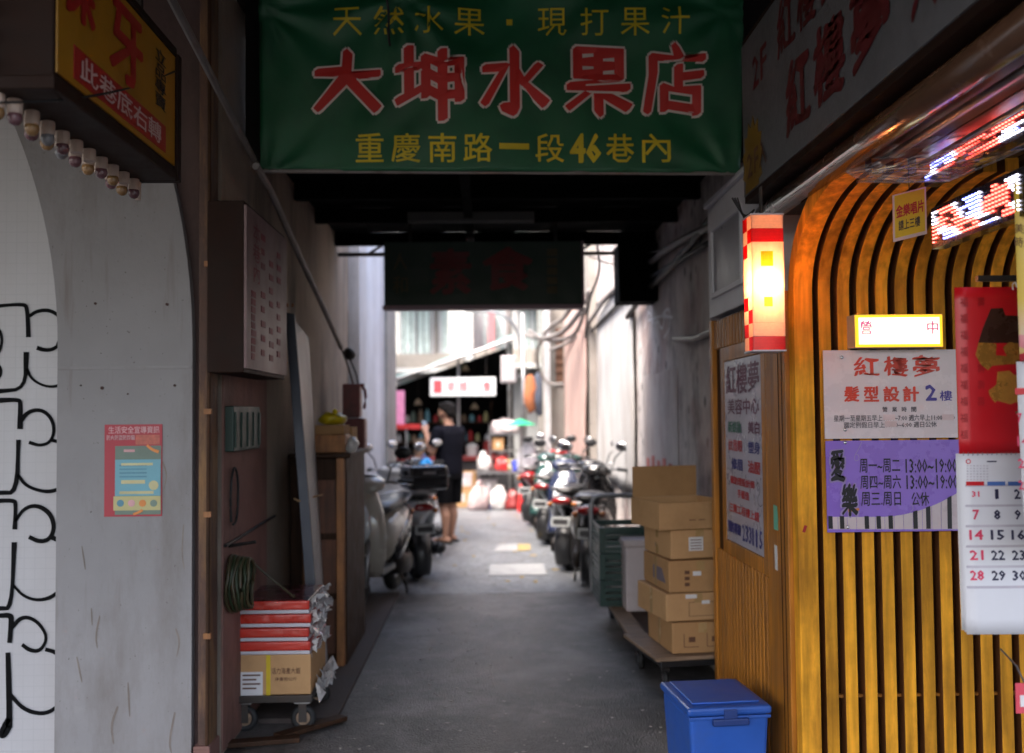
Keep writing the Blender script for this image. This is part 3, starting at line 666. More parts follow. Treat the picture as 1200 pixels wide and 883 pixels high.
for s, p0, p1 in (('2', 876, 882), ('F', 884, 889), ('入', 890, 898)): xt(s, MATS['ink_brown'], rt, X4 - .004, y3(p1), y3(p0), z3(885, 205), z3(885, 175), face=-1, bold=.02)
# canopy behind the sign
ct = thing('canopy', 'dark brown canopy soffit with rolled awning above the slatted front', 'canopy', (1.9, 3.2, 2.5))
sof = M('soffit_brown', (.06, .03, .018), rough=.4, var=.3, scale=3, dirt=(.02, .012, .01), dscale=4, damt=.5)
for k in range(9):
    x0 = 1.36 + k * .2; B().box(x0, x0 + .192, 1.4, 4.75, 2.53, 2.55).done('plank', sof, ct)
B().cyl((1.30, 1.4, 2.52), (1.30, 4.55, 2.52), .05, n=20).done('awning_roll', M('awning_brown', (.10, .05, .03), rough=.22, var=.2, coat=.4), ct, smooth=True)
B().cyl((1.43, 1.4, 2.50), (1.43, 4.3, 2.50), .014, n=10).done('rod', MATS['steel'], ct, smooth=True)
B().cyl((1.60, 1.4, 2.505), (1.60, 4.2, 2.505), .01, n=10).done('rod', MATS['steel'], ct, smooth=True)
B().box(1.30, 1.345, 1.4, 4.6, 2.565, 2.72).done('fascia', case, ct)
B().box(1.345, 3.2, 1.4, 4.75, 2.56, 2.62).done('deck', MATS['dark_ceiling'], ct)

# ---- the yellow slatted front (salon entrance)
bt_ = thing('slatted_entrance', 'yellow timber salon entrance with curved slats and a panelled side', 'entrance', (1.7, YF + .7, 0))
X5 = 1.30; YR = 5.66
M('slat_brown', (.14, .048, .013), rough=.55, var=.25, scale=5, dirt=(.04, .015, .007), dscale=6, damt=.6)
ZS = P(935, 342, y=YF).z
def slat(x0, x1, y, depth, m, name='slat', z0=0.0, z1=None):
    """upright that bends over towards the viewer at its head"""
    b_ = B(); prof = [(y, z0), (y, .7), (y, 1.4), (y, ZS)]
    for k in range(1, 13):
        a_ = R(k * 7.5); prof.append((y - .62 * (1 - math.cos(a_)), ZS + .36 * math.sin(a_)))
    rings = []
    for i, (yy, zz) in enumerate(prof):
        p0 = prof[max(i - 1, 0)]; p1 = prof[min(i + 1, len(prof) - 1)]
        d = Vector((0, p1[0] - p0[0], p1[1] - p0[1])).normalized(); nrm = Vector((0, d.z, -d.y))     # towards the wall
        c_ = Vector((0, yy, zz))
        rings.append([b_.bm.verts.new(c_ + Vector((xx, 0, 0)) + nrm * dd) for xx, dd in ((x0, 0), (x1, 0), (x1, depth), (x0, depth))])
    for A, C in zip(rings, rings[1:]):
        for k in range(4): b_.bm.faces.new((A[k], A[(k + 1) % 4], C[(k + 1) % 4], C[k]))
    b_.bm.faces.new(rings[0][::-1]); b_.bm.faces.new(rings[-1])
    o = b_.done(name, m, bt_, bevel=.003)
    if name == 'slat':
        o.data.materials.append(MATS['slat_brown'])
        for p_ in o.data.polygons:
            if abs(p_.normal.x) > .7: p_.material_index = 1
    return o
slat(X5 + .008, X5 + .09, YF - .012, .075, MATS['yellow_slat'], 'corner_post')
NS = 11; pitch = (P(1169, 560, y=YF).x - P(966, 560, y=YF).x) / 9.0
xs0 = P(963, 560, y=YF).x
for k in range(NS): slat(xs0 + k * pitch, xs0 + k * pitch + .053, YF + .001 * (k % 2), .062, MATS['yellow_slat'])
XE = xs0 + NS * pitch - .02
# backing sheet behind the slats, bending with them
b_ = B(); prof = [(YF + .066, 0), (YF + .066, ZS)] + [(YF + .066 - .68 * (1 - math.cos(R(k * 9))), ZS + .42 * math.sin(R(k * 9))) for k in range(1, 11)]
v0 = [b_.bm.verts.new((X5 + .05, y, z)) for y, z in prof]; v1 = [b_.bm.verts.new((XE, y, z)) for y, z in prof]
for i in range(len(prof) - 1): b_.bm.faces.new((v0[i], v1[i], v1[i + 1], v0[i + 1]))
b_.done('backing', MATS['brown_backing'], bt_, smooth=True, solid=.006)
zr = P(1080, 817, y=YF).z
B().box(xs0, XE - .03, YF + .03, YF + .05, zr - .006, zr + .006).done('cross_rail', MATS['yellow_side'], bt_)
# side of the entrance, towards the alley: framed posts and battens
B().box(X5 + .012, X5 + .05, YF + .07, YR, .0, 2.13).done('side_board', MATS['brown_backing'], bt_)
a = P(851, 424, x=X5); b = P(899, 652, x=X5); c_ = P(893, 414, x=X5); d_ = P(857, 636, x=X5)
py0, py1 = c_.y - .01, a.y + .01; pz1 = (a.z + c_.z) / 2; pz0 = (b.z + d_.z) / 2
FR = .075
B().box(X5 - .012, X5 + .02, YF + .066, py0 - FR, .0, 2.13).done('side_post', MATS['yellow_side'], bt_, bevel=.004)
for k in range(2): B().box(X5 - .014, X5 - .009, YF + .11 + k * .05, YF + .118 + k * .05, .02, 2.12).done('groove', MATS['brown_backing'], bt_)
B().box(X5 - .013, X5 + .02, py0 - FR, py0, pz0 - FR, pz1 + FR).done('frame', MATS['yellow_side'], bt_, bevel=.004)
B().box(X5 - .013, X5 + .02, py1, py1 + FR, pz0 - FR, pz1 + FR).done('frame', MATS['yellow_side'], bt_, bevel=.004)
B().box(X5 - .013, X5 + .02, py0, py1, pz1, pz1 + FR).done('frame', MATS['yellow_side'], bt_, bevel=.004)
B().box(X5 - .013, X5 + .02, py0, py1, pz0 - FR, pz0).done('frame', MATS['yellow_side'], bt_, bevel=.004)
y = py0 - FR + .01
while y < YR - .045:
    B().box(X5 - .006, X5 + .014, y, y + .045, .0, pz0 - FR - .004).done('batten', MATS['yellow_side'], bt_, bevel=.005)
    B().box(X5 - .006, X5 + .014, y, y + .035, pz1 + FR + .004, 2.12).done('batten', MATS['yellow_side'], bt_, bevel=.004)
    y += .062
B().box(X5 - .016, X5 + .05, YR - .03, YR + .03, 0, 2.13).done('side_post', MATS['yellow_side'], bt_, bevel=.004)
B().box(X5 + .055, 3.0, YR, YR + .05, 0, 2.3).done('back_board', MATS['brown_backing'], bt_)
B().box(X5 + .21, 3.0, YR - .06, YR - .002, 2.31, 3.74).done('upper_board', MATS['dark_ceiling'], bt_)  # dark board added over the wall end so that it looks unlit
# scraps of tape and stickers
tp = M('tape_white', (.55, .55, .55), rough=.5, var=.2); tgn = M('tape_green', (.12, .4, .28), rough=.5)
p = P(909, 608, x=X5 - .013); B().box(X5 - .015, X5 - .0125, p.y - .03, p.y + .03, p.z - .05, p.z + .06).done('sticker', tgn, bt_, jit=.004)
p = P(910, 655, x=X5 - .013); B().box(X5 - .015, X5 - .0125, p.y - .015, p.y + .02, p.z - .05, p.z + .06).done('sticker', tp, bt_, jit=.004)
p = P(943, 620, y=YF - .013); B().obox((p.x, YF - .014, p.z), (.012, .002, .03), (0, 20, 0)).done('sticker', sr, bt_)
# opening with a roller shutter right of the slats
B().box(XE + .01, 3.2, YF + .35, YF + .4, 0, 2.5).done('dark_door', M('door_blue_black', (.012, .016, .03), rough=.5, var=.3), bt_)
for k in range(9):
    z = 2.06 + k * .03; B().cyl((XE + .01, YF + .30, z), (3.2, YF + .30, z), .014, n=8).done('shutter_slat', M('shutter_grey', (.12, .10, .08), rough=.45, metal=.4, var=.2), bt_)

# beauty centre board in the side frame
po = thing('price_poster', 'tall white salon poster with coloured writing framed in the yellow side panel', 'poster', (X5, (py0 + py1) / 2, pz0))
B().box(X5 - .010, X5 - .001, py0 + .004, py1 - .004, pz0 + .004, pz1 - .004).done('sheet', M('poster_lilac', (.36, .34, .41), rough=.3, var=.06, dirt=(.28, .25, .3), dscale=2, damt=.5), po)
PXc = X5 - .0115; PW = py1 - py0; PH = pz1 - pz0
ink = {'p': M('ink_plum', (.10, .015, .05), rough=.5), 'g': M('ink_green', (.01, .13, .08), rough=.5), 'r': M('ink_red', (.38, .02, .025), rough=.5), 'b': M('ink_blue', (.018, .02, .16), rough=.5)}
def pl(s, c, u0, u1, v0, v1, bold=.02, nib=0):
    xt(s, ink[c], po, PXc, py1 - u1 * PW, py1 - u0 * PW, pz1 - v1 * PH, pz1 - v0 * PH, face=-1, bold=bold, nib=nib)
pl('紅樓夢', 'p', .06, .96, .03, .19, .02); pl('美容中心', 'p', .10, .95, .215, .30, .015)
pl('新娘妝', 'g', .10, .48, .335, .40, .03); pl('美白', 'p', .66, .95, .335, .40, .03)
pl('紋眉眼', 'r', .10, .50, .435, .50, .03); pl('塑身', 'b', .66, .95, .435, .50, .03)
pl('修眉', 'b', .18, .50, .535, .60, .03); pl('油壓', 'r', .64, .95, .535, .60, .03)
pl('徵助理設計師', 'r', .14, .80, .635, .68, .03); pl('手藝佳', 'r', .34, .66, .70, .745, .03)
pl('三樂工程樓上請', 'r', .10, .90, .785, .835, .025)
pl('預約專線', 'b', .05, .42, .885, .95, .03); [pl(s_, 'b', .46 + .087 * k, .46 + .087 * k + (.035 if s_ == '1' else .07), .875, .965, .018) for k, s_ in enumerate('233115')]
ribbon([(X5 - .0125, py1 - u * PW, pz1 - v * PH) for u, v in ((.84, .66), (.90, .63), (.95, .68), (.86, .72), (.92, .76), (.99, .74))], .006, MATS['ink_black'], po, n=(-1, 0, 0), name='scribble')

# ---- white cabinet above, lit red-and-white box lamp
ac = thing('wall_cabinet', 'white recessed panel box on the wall above the yellow side panel', 'cabinet', (X5 + .05, 5.1, 2.14))
a, b = P(830, 246, x=X5), P(838, 378, x=X5); c_ = P(876, 236, x=X5)
acm = M('cabinet_white', (.62, .62, .68), rough=.5, var=.08, dirt=(.45, .44, .47), dscale=2.5, damt=.4)
cy0, cy1, cz0, cz1 = c_.y - .25, a.y, 2.15, a.z
B().box(X5 - .005, X5 + .2, cy0, cy1, cz0, cz1).done('body', acm, ac, bevel=.006)
w0, w1 = cy0 + .32, cy1 - .12
for q in ((w0, w0 + .03, cz0 + .10, cz1 - .13), (w1 - .03, w1, cz0 + .10, cz1 - .13), (w0 + .03, w1 - .03, cz0 + .10, cz0 + .13), (w0 + .03, w1 - .03, cz1 - .16, cz1 - .13)):
    B().box(X5 - .022, X5 - .005, q[0], q[1], q[2], q[3]).done('frame', acm, ac, bevel=.004)
B().box(X5 - .009, X5 - .0055, w0 + .03, w1 - .03, cz0 + .13, cz1 - .16).done('inset', M('cabinet_inset', (.30, .29, .33), rough=.35, var=.08), ac)
B().box(X5 - .03, X5 + .2, cy0, cy1, cz1, cz1 + .03).done('cornice', acm, ac, bevel=.006)
YL = 3.95
la = thing('lit_box_lamp', 'glowing box lamp with red and white checks at the entrance corner', 'lamp', (1.12, YL, 1.84))
a, b = P(880, 252, y=YL), P(922, 410, y=YL)
lx0, lx1, lz0, lz1 = a.x, b.x - .004, b.z, a.z; dp = lx1 - lx0
def acrylic(name, c, tr=.55):
    if name in MATS: return MATS[name]
    m = bpy.data.materials.new(name); m.use_nodes = True; MATS[name] = m; n = m.node_tree.nodes; L = m.node_tree.links; n.clear()
    o = n.new('ShaderNodeOutputMaterial'); d = n.new('ShaderNodeBsdfDiffuse'); t_ = n.new('ShaderNodeBsdfTranslucent'); x = n.new('ShaderNodeMixShader')
    gl = n.new('ShaderNodeBsdfGlossy'); gl.inputs['Roughness'].default_value = .15; x2 = n.new('ShaderNodeMixShader'); x2.inputs[0].default_value = .05
    nz = n.new('ShaderNodeTexNoise'); nz.inputs['Scale'].default_value = 9
    mr = n.new('ShaderNodeMapRange'); mr.inputs[3].default_value = .8; mr.inputs[4].default_value = 1.1; L.new(nz.outputs['Fac'], mr.inputs[0])
    s = n.new('ShaderNodeVectorMath'); s.operation = 'SCALE'; s.inputs[0].default_value = c; L.new(mr.outputs[0], s.inputs['Scale'])
    x.inputs[0].default_value = tr; L.new(s.outputs[0], d.inputs[0]); L.new(s.outputs[0], t_.inputs[0])
    L.new(d.outputs[0], x.inputs[1]); L.new(t_.outputs[0], x.inputs[2]); L.new(x.outputs[0], x2.inputs[1]); L.new(gl.outputs[0], x2.inputs[2]); L.new(x2.outputs[0], o.inputs[0])
    return m
acw, acr, acy = acrylic('acrylic_white', (.80, .60, .50)), acrylic('acrylic_red', (.62, .03, .03)), acrylic('acrylic_yellow', (.95, .85, .02), .85)
rows = 10; rh = (lz1 - lz0) / rows
cm = {'r': acr, 'w': acw, 'y': acy}
for r_ in range(rows):
    z0, z1 = lz0 + r_ * rh, lz0 + (r_ + 1) * rh
    if r_ in (0, 1, 8, 9): B().box(lx0, lx1, YL, YL + .003, z0 + .0004, z1 - .0004).done('check_panel', cm['r' if r_ in (0, 8) else 'w'], la)
    for c2 in range(2):
        ya, yb = (YL + .0035, YL + dp / 2) if c2 == 0 else (YL + dp / 2, YL + dp)
        B().box(lx0, lx0 + .003, ya + .0004, yb - .0004, z0 + .0004, z1 - .0004).done('check_panel', cm['r' if (r_ + c2) % 2 == 0 and r_ not in (4, 5, 6) else 'w'], la)
B().box(lx0, lx1, YL, YL + .003, lz0 + 2 * rh + .0004, lz0 + 8 * rh - .0004).done('front_panel', acw, la)
for u0, v0, u1, v1, c in ((.28, 6.2, .66, 7.3, acy), (.36, 3.2, .62, 3.9, acy)):
    B().box(lx0 + u0 * dp, lx0 + u1 * dp, YL - .0016, YL - .0004, lz0 + v0 * rh, lz0 + v1 * rh).done('coloured_square', c, la)
B().box(lx1 - .003, lx1, YL + .0035, YL + dp, lz0, lz1).done('side_panel', acw, la)
B().box(lx0, lx1, YL + dp, YL + dp + .004, lz0, lz1).done('back_panel', case, la)
for z in (lz0 - .006, lz1): B().box(lx0 - .003, lx1 + .003, YL - .003, YL + dp + .004, z, z + .006).done('end_plate', acm, la)
lm = (lx0 + lx1) / 2; lc = (lz0 + lz1) / 2
bulb = B().cyl((lm, YL + dp / 2, lc - .13), (lm, YL + dp / 2, lc + .13), .013, n=12).done('bulb', M('bulb_glow', (1, .9, .7), emit=(1, .78, .48), estr=6), la)
ld = bpy.data.lights.new('lamp_light', 'POINT'); ld.energy = 3.2; ld.color = (1, .52, .20); ld.shadow_soft_size = .025
lo = bpy.data.objects.new('lamp_light', ld); link(lo, la); lo.location = wloc(la).inverted() @ Vector((lm, YL + .045, lc))
for q in ((2.43, .01), (2.46, .03)): B().cyl((lm, YL + dp / 2 + q[1], lz1 + .006), (lm, YL + dp / 2 + q[1], 2.53), .006, n=8).done('hanger', MATS['dark_steel'], la)
for k in range(3):
    B().tube([P(858 + k * 3, 232, y=4.1), P(866 + k * 2, 246 + k * 3, y=4.1), P(874, 255 + 2 * k, y=4.05), P(884, 246, y=4.0)], .004, n=6, smooth=2).done('flex', MATS['black_rubber'], la)

# ---- boards screwed to the slats
YW = YF - .012
wb = thing('salon_board', 'white salon board with orange title and opening hours screwed to the slats', 'sign', (1.65, YW, 1.5))
panel(964, 411, 1122, 513, YW, M('board_white', (.74, .64, .66), rough=.25, var=.04, coat=.2), wb, 'board', .006)
org = M('board_orange', (.68, .055, .025), rough=.4); pur = M('board_purple', (.06, .035, .30), rough=.4); gry = M('board_grey', (.09, .075, .09), rough=.5)
yb_ = YW - .0075
for s, x0, x1, y0, y1 in (('紅', 1001, 1030, 420, 441), ('樓', 1036, 1064, 419, 441), ('夢', 1070, 1101, 418, 442)):
    ftext(s, org, wb, x0, y0, x1, y1, yb_, bold=.004, nib=.035, slope=.15, wob=.025)
for s, x0, x1 in (('髮', 989, 1007), ('型', 1012, 1030), ('設', 1035, 1054), ('計', 1058, 1077)): ftext(s, org, wb, x0, 453, x1, 471, yb_, bold=.025, nib=.015)
ftext('2', pur, wb, 1084, 451, 1098, 470, yb_, bold=.03); ftext('樓', pur, wb, 1101, 458, 1116, 470, yb_, bold=.015)
for k, s in enumerate('營業時間'): ftext(s, gry, wb, 1034 + k * 11.3, 477, 1040 + k * 11.3, 483, yb_, bold=.02)
ftext('星期一至星期五早上10:00~7:00 週六早上11:00~5:00', gry, wb, 977, 487, 1119, 493, yb_, bold=.012)
ftext('國定例假日早上11:00~6:00 週日公休', gry, wb, 989, 495, 1098, 501, yb_, bold=.012)
stk = M('sticker_pink', (.66, .50, .50), rough=.5)
for q in ((1035, 486, 1049, 492.5), (1037, 494, 1051, 500.5), (1104, 486, 1118, 492.5)): panel(*q, yb_ - .001, stk, wb, 'correction_sticker', .0008)
def screw(px, py, y, par):
    p = P(px, py, y=y); B().ball((p.x, y - .004, p.z), (.0075, .005, .0075), 10, 6).done('screw', MATS['chrome'], par, smooth=True)
screw(986, 419, yb_, wb); screw(990, 504, yb_, wb)
pb = thing('music_board', 'purple board with opening hours and a row of piano keys', 'sign', (1.65, YW, 1.2))
YPb = YW - .002
panel(967, 517, 1130, 622, YPb, M('board_lilac', (.27, .15, .60), rough=.28, var=.05, coat=.2), pb, 'board', .005)
yp = YPb - .0065
for k, s in enumerate('愛'): ftext(s, M('board_halo', (.33, .25, .5), rough=.5), pb, 971, 526, 992, 566, yp, bold=.05, nib=.03, slope=.1); ftext(s, MATS['ink_black'], pb, 973, 528, 990, 564, yp, bold=.01, nib=.04, slope=.1, wob=.03, lift=.0025)
ftext('樂', MATS['board_halo'], pb, 984, 566, 1007, 607, yp, bold=.05, nib=.03, slope=.05); ftext('樂', MATS['ink_black'], pb, 986, 568, 1005, 605, yp, bold=.01, nib=.04, slope=.05, wob=.03, lift=.0025)
for s, x0, x1, y0 in (('周一~周二', 1007, 1055, 538), ('13:00~19:00', 1061, 1122, 538), ('周四~周六', 1008, 1056, 557), ('13:00~19:00', 1062, 1123, 557), ('周三.周日', 1009, 1056, 577), ('公休', 1068, 1089, 577)):
    ftext(s, MATS['ink_black'], pb, x0, y0, x1, y0 + 16, yp, bold=.012)
# piano keys along the foot, their top edge curving up to the right
kw = M('key_white', (.62, .52, .54), rough=.3, var=.04)
def ktop(px): return 606 if px < 1030 else 606 - ((px - 1030) / 92.0) ** 2 * 28
kx = [971 + k * 11.0 for k in range(15)]
for i in range(14):
    x0, x1 = kx[i], kx[i + 1] - .5
    if x1 > 1130: break
    B().prism([P(x0, ktop(x0), y=yp), P(x1, ktop(x1), y=yp), P(x1 + .3, 620.5, y=yp), P(x0 + .3, 620.5, y=yp)], (0, -.001, 0)).done('piano_key', kw, pb)
for x0 in (970.5, 984, 1013, 1027, 1041, 1070, 1085, 1110):
    x1 = x0 + 5; B().prism([P(x0, ktop(x0) - 1, y=yp - .0015), P(x1, ktop(x1) - 1, y=yp - .0015), P(x1 + .6, 620, y=yp - .0015), P(x0 + .6, 620, y=yp - .0015)], (0, -.001, 0)).done('piano_key', MATS['ink_black'], pb)
ribbon([P(a_, b_, y=yp) for a_, b_ in ((1010, 518), (1006, 527), (1001, 535), (1002, 541), (1007, 539), (1006, 533), (1003, 533))], .004, MATS['board_halo'], pb, name='treble_clef')
ribbon([P(a_, b_, y=yp) for a_, b_ in ((1067, 590), (1071, 596), (1067, 600), (1065, 604))], .004, MATS['board_halo'], pb, name='treble_clef')
ribbon([P(a_, b_, y=yp - .003) for a_, b_ in ((994, 599), (1000, 598), (1007, 597))], .016, M('tape_orange', (.7, .25, .06), rough=.4), pb, name='tape_scrap')
screw(990, 519, yp, pb); screw(993, 618, yp, pb)

# ---- small lit sign over the white board
ls = thing('lit_sign', 'small lit yellow and white open sign above the salon board', 'sign', (1.7, YF - .04, 1.87))
a, b = P(1001, 369, y=YF - .09), P(1105, 407, y=YF - .09)
B().box(a.x, b.x, YF - .09, YF - .003, b.z, a.z).done('casing', M('sign_casing', (.32, .28, .24), rough=.4, var=.1), ls)
yfm = M('lit_yellow', (.5, .3, .02), emit=(1, .50, .02), estr=.22, var=.05)
B().box(a.x + .002, b.x - .002, YF - .095, YF - .0905, b.z + .002, a.z - .002).done('frame', yfm, ls)
B().box(a.x + .016, b.x - .016, YF - .098, YF - .0955, b.z + .014, a.z - .014).done('lit_panel', M('lit_white', (.25, .25, .2), emit=(1, .93, .60), estr=.45, var=.02), ls)
lp = M('lit_pink', (.3, .08, .15), emit=(1, .18, .45), estr=.09); lcn = M('lit_cyan', (.4, .8, .9), emit=(.4, .85, 1), estr=.14)
for s, x0, x1 in (('營', 1008, 1022), ('業', 1047, 1060), ('中', 1086, 1100)):
    if s != '業': ftext(s, lp, ls, x0, 376, x1, 392, YF - .0995, bold=.022)
ftext('(洗)', lcn, ls, 1087, 395, 1099, 401, YF - .0995)

# ---- LED board, a second one built as its reflection, plastic film, hanging tag
def led_board(name, label, x, pxs, seed, dim=1.0):
    """board on the plane x, seen between photo columns; dots in rows"""
    (ax, ay), (bx, by), hgt = pxs
    A = P(ax, ay, x=x); C = P(bx, by, x=x)        # far and near ends, lower edge
    t = thing(name, label, 'led sign', ((A + C) / 2))
    z0 = (A.z + C.z) / 2
    B().box(x + .003, x + .05, C.y - .04, A.y + .02, z0 - .012, z0 + hgt + .012).done('casing', M('led_case', (.012, .01, .016), rough=.25, coat=.3), t)
    cols = {'led_white': B(), 'led_red': B(), 'led_blue': B()}
    ny = int((A.y - C.y + .03) / .02); nz = int(hgt / .0125)
    for i in range(ny):
        for j in range(nz):
            u = i / ny; v = j / nz
            q = noise.noise(Vector((u * 3.2 + seed, v * 1.3, seed))) + .25 * math.sin(u * 14 + v * 5 + seed)
            if noise.noise(Vector((u * 7 + 9, v * 5, seed))) < -.22: continue
            kk = 'led_red' if q > .12 else ('led_blue' if q < -.22 else 'led_white')
            cols[kk].obox((x, A.y - i * .02, z0 + .008 + j * .0125), (.006, .006, .0046))
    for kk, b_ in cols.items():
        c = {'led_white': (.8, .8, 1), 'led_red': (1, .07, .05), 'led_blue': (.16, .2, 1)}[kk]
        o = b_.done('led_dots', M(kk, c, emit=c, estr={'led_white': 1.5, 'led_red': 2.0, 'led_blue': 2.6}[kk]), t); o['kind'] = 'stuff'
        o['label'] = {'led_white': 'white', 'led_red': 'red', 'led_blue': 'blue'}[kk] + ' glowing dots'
    return t
led_board('led_sign', 'bright dot matrix sign in white, red and blue below the plastic film', 1.53, ((1094, 280), (1192, 258), .115), 2.0)
led_board('led_sign', 'dot matrix sign glowing through the wrinkled plastic film', 1.66, ((1085, 205), (1230, 150), .075), 5.5, .6)  # added glowing board in place of a real reflection in the film
film = bpy.data.materials.new('plastic_film'); film.use_nodes = True; MATS['plastic_film'] = film
n = film.node_tree.nodes; L = film.node_tree.links; n.clear()
o_ = n.new('ShaderNodeOutputMaterial'); t0 = n.new('ShaderNodeBsdfTransparent'); t0.inputs[0].default_value = (.92, .90, .92, 1)
g0 = n.new('ShaderNodeBsdfGlossy'); g0.inputs['Roughness'].default_value = .12; d0 = n.new('ShaderNodeBsdfTranslucent'); d0.inputs[0].default_value = (.75, .68, .72, 1)
m0 = n.new('ShaderNodeMixShader'); m1 = n.new('ShaderNodeMixShader'); lw = n.new('ShaderNodeLayerWeight'); lw.inputs[0].default_value = .35
mr = n.new('ShaderNodeMapRange'); mr.inputs[3].default_value = .10; mr.inputs[4].default_value = .75; L.new(lw.outputs['Fresnel'], mr.inputs[0])
m0.inputs[0].default_value = .18; L.new(t0.outputs[0], m0.inputs[1]); L.new(d0.outputs[0], m0.inputs[2])
L.new(mr.outputs[0], m1.inputs[0]); L.new(m0.outputs[0], m1.inputs[1]); L.new(g0.outputs[0], m1.inputs[2]); L.new(m1.outputs[0], o_.inputs[0])
pf = thing('plastic_film', 'wrinkled clear plastic rain film gathered under the canopy', 'plastic film', (1.6, 3.1, 2.3))
LO = [P(1004, 213, y=3.62), P(1060, 214, y=3.5), P(1112, 212, y=3.4), P(1160, 192, y=3.28), P(1215, 168, y=3.12)]
UP = [P(985, 200, y=3.56), P(1035, 178, y=3.42), P(1090, 140, y=3.28), P(1150, 100, y=3.12), P(1215, 70, y=2.98)]
def lerp(pl_, u):
    u *= len(pl_) - 1; i = min(int(u), len(pl_) - 2); f = u - i; return pl_[i] * (1 - f) + pl_[i + 1] * f
def ff(u, v):
    p = lerp(LO, u) * (1 - v) + lerp(UP, u) * v
    k = math.sin(v * 9 + u * 7 + 3 * noise.noise(Vector((u * 3, v * 2, 1)))) * .014 + noise.noise(Vector((u * 7, v * 16 + u * 9, 3))) * .022
    return p + Vector((.2, -1, -.4)).normalized() * (k + .05 * math.sin(math.pi * v))
B().grid(ff, 70, 40).done('film', film, pf, smooth=True)
B().tube([lerp(LO, k / 10) for k in range(11)], .0045, n=6).done('hem', film, pf, smooth=True)
yt2 = thing('hanging_tag', 'small yellow paper notice hanging in front of the slat heads', 'notice', (1.5, 3.6, 2.2))
a, b, c_ = P(1046, 229, y=3.62), P(1047, 284, y=3.62), P(1085, 219, y=3.60)
d_ = Vector((c_.x, c_.y, b.z + (c_.z - a.z)))
B().prism([a, b, d_, c_], (0, .003, 0)).done('card', M('tag_border', (.55, .45, .45), rough=.5), yt2)
def on(u, v): return a + (c_ - a) * u + (b - a) * v + Vector((0, -.001, 0))
B().prism([on(.05, .03), on(.05, .93), on(.95, .93), on(.95, .03)], (0, -.0008, 0)).done('print_area', M('tag_yellow', (.62, .46, .01), rough=.5), yt2)
ofs = Vector((0, -.0022, 0))
text('金樂唱片', sr, yt2, on(.08, .25) + ofs, on(.92, .25) + ofs, on(.08, .52) + ofs, bold=.03, slope=.05)
text('請上三樓', MATS['ink_black'], yt2, on(.15, .58) + ofs, on(.8, .58) + ofs, on(.15, .80) + ofs, bold=.02)
B().tube([on(.5, 0), on(.5, 0) + Vector((0, .01, .28))], .0015, n=5).done('string', MATS['black_rubber'], yt2)
# ================================================================ LEFT SIDE THINGS
# ---- red notice on the grey arch band
nt_ = thing('notice', 'red bordered printed notice with blue and yellow panels pasted on the grey arch', 'notice', (-1.63, YB, 1.15))
yn = YB - .001
panel(123, 498, 190, 605, yn, M('notice_red', (.40, .03, .05), rough=.45, var=.12), nt_, 'backing', .003)
yn2 = yn - .0035
panel(135, 523, 188.5, 603, yn2, M('notice_green', (.16, .22, .18), rough=.5, var=.2), nt_, 'panel', .001)
panel(135, 539, 188, 581, yn2 - .0015, M('notice_blue', (.16, .38, .46), rough=.5, var=.1), nt_, 'panel', .001)
panel(133, 582, 188, 598, yn2 - .0015, M('notice_yellow', (.52, .47, .22), rough=.5, var=.1), nt_, 'panel', .001)
pk = M('notice_pale_pink', (.62, .34, .36), rough=.5); nyl = M('notice_cream', (.6, .55, .30), rough=.5)
ftext('生活安全宣導資訊', pk, nt_, 127, 500, 187, 508, yn2 - .0005, bold=.02); ftext('防火防盜防詐騙', pk, nt_, 125, 510, 158, 516, yn2 - .0005, bold=.02)
panel(159, 510, 187, 521, yn2 - .0005, M('notice_coral', (.55, .14, .10), rough=.5, var=.3, scale=60), nt_, 'panel', .0008)
for k in range(4): panel(140, 545 + 4.4 * k, 172, 546.4 + 4.4 * k, yn2 - .003, M('notice_bluegrey', (.10, .26, .34), rough=.5), nt_, 'print_line', .0006)
panel(142, 543, 179, 545.5, yn2 - .0035, nyl, nt_, 'strip', .0006); panel(142, 563, 170, 567, yn2 - .0035, nyl, nt_, 'strip', .0006); panel(140, 576, 180, 579, yn2 - .0035, nyl, nt_, 'strip', .0006)
panel(145, 527, 158, 530, yn2 - .0025, pk, nt_, 'strip', .0006)
for (a, b, r_, c) in ((180, 569, .022, 'notice_cream'), (141, 590, .016, 'notice_bluegrey'), (154, 590, .016, 'notice_pale_pink'), (167, 590, .016, 'tape_orange'), (180, 590, .016, 'notice_green')):
    p = P(a, b, y=yn2 - .004); B().cyl((p.x, yn2 - .0045, p.z), (p.x, yn2 - .0035, p.z), r_, n=16).done('badge', MATS[c], nt_)
for q in ([(172, 522), (178, 527), (186, 530)], [(156, 603), (162, 601), (167, 598)]): ribbon([P(a, b, y=yn2 - .006) for a, b in q], .018, MATS['tape_orange'], nt_, name='tape_scrap')

# ---- meter box, loop handle, hose coil
mb = thing('meter_box', 'dark green ribbed meter box on the pink wall under the faded lightbox', 'meter box', (LX, 5.0, 1.36))
a, b = P(263, 476, x=LX + .01), P(296, 530, x=LX + .01)
gm = M('meter_green', (.012, .035, .025), rough=.5, var=.2)
B().box(LX, LX + .05, a.y + .02, b.y, b.z + .02, a.z).done('case', gm, mb, bevel=.006)
for k in range(5):
    y = a.y + .05 + k * (b.y - a.y - .08) / 4; B().box(LX + .05, LX + .058, y - .015, y + .015, b.z + .04, a.z - .03).done('rib', gm, mb)
lh = B().tube([P(x, y, x=LX + .03) for x, y in ((271, 612), (270, 590), (271, 560), (275, 545), (279, 560), (279, 590), (277, 612), (273, 615))], .006, smooth=2).done('wire_loop', MATS['black_rubber'])
tag(lh, 'black wire loop hanging on the pink wall below the meter box', 'wire loop')
hs = thing('hose_coil', 'green and yellow hose coiled on a hook behind the trolley', 'hose', (LX + .06, 5.0, .9))
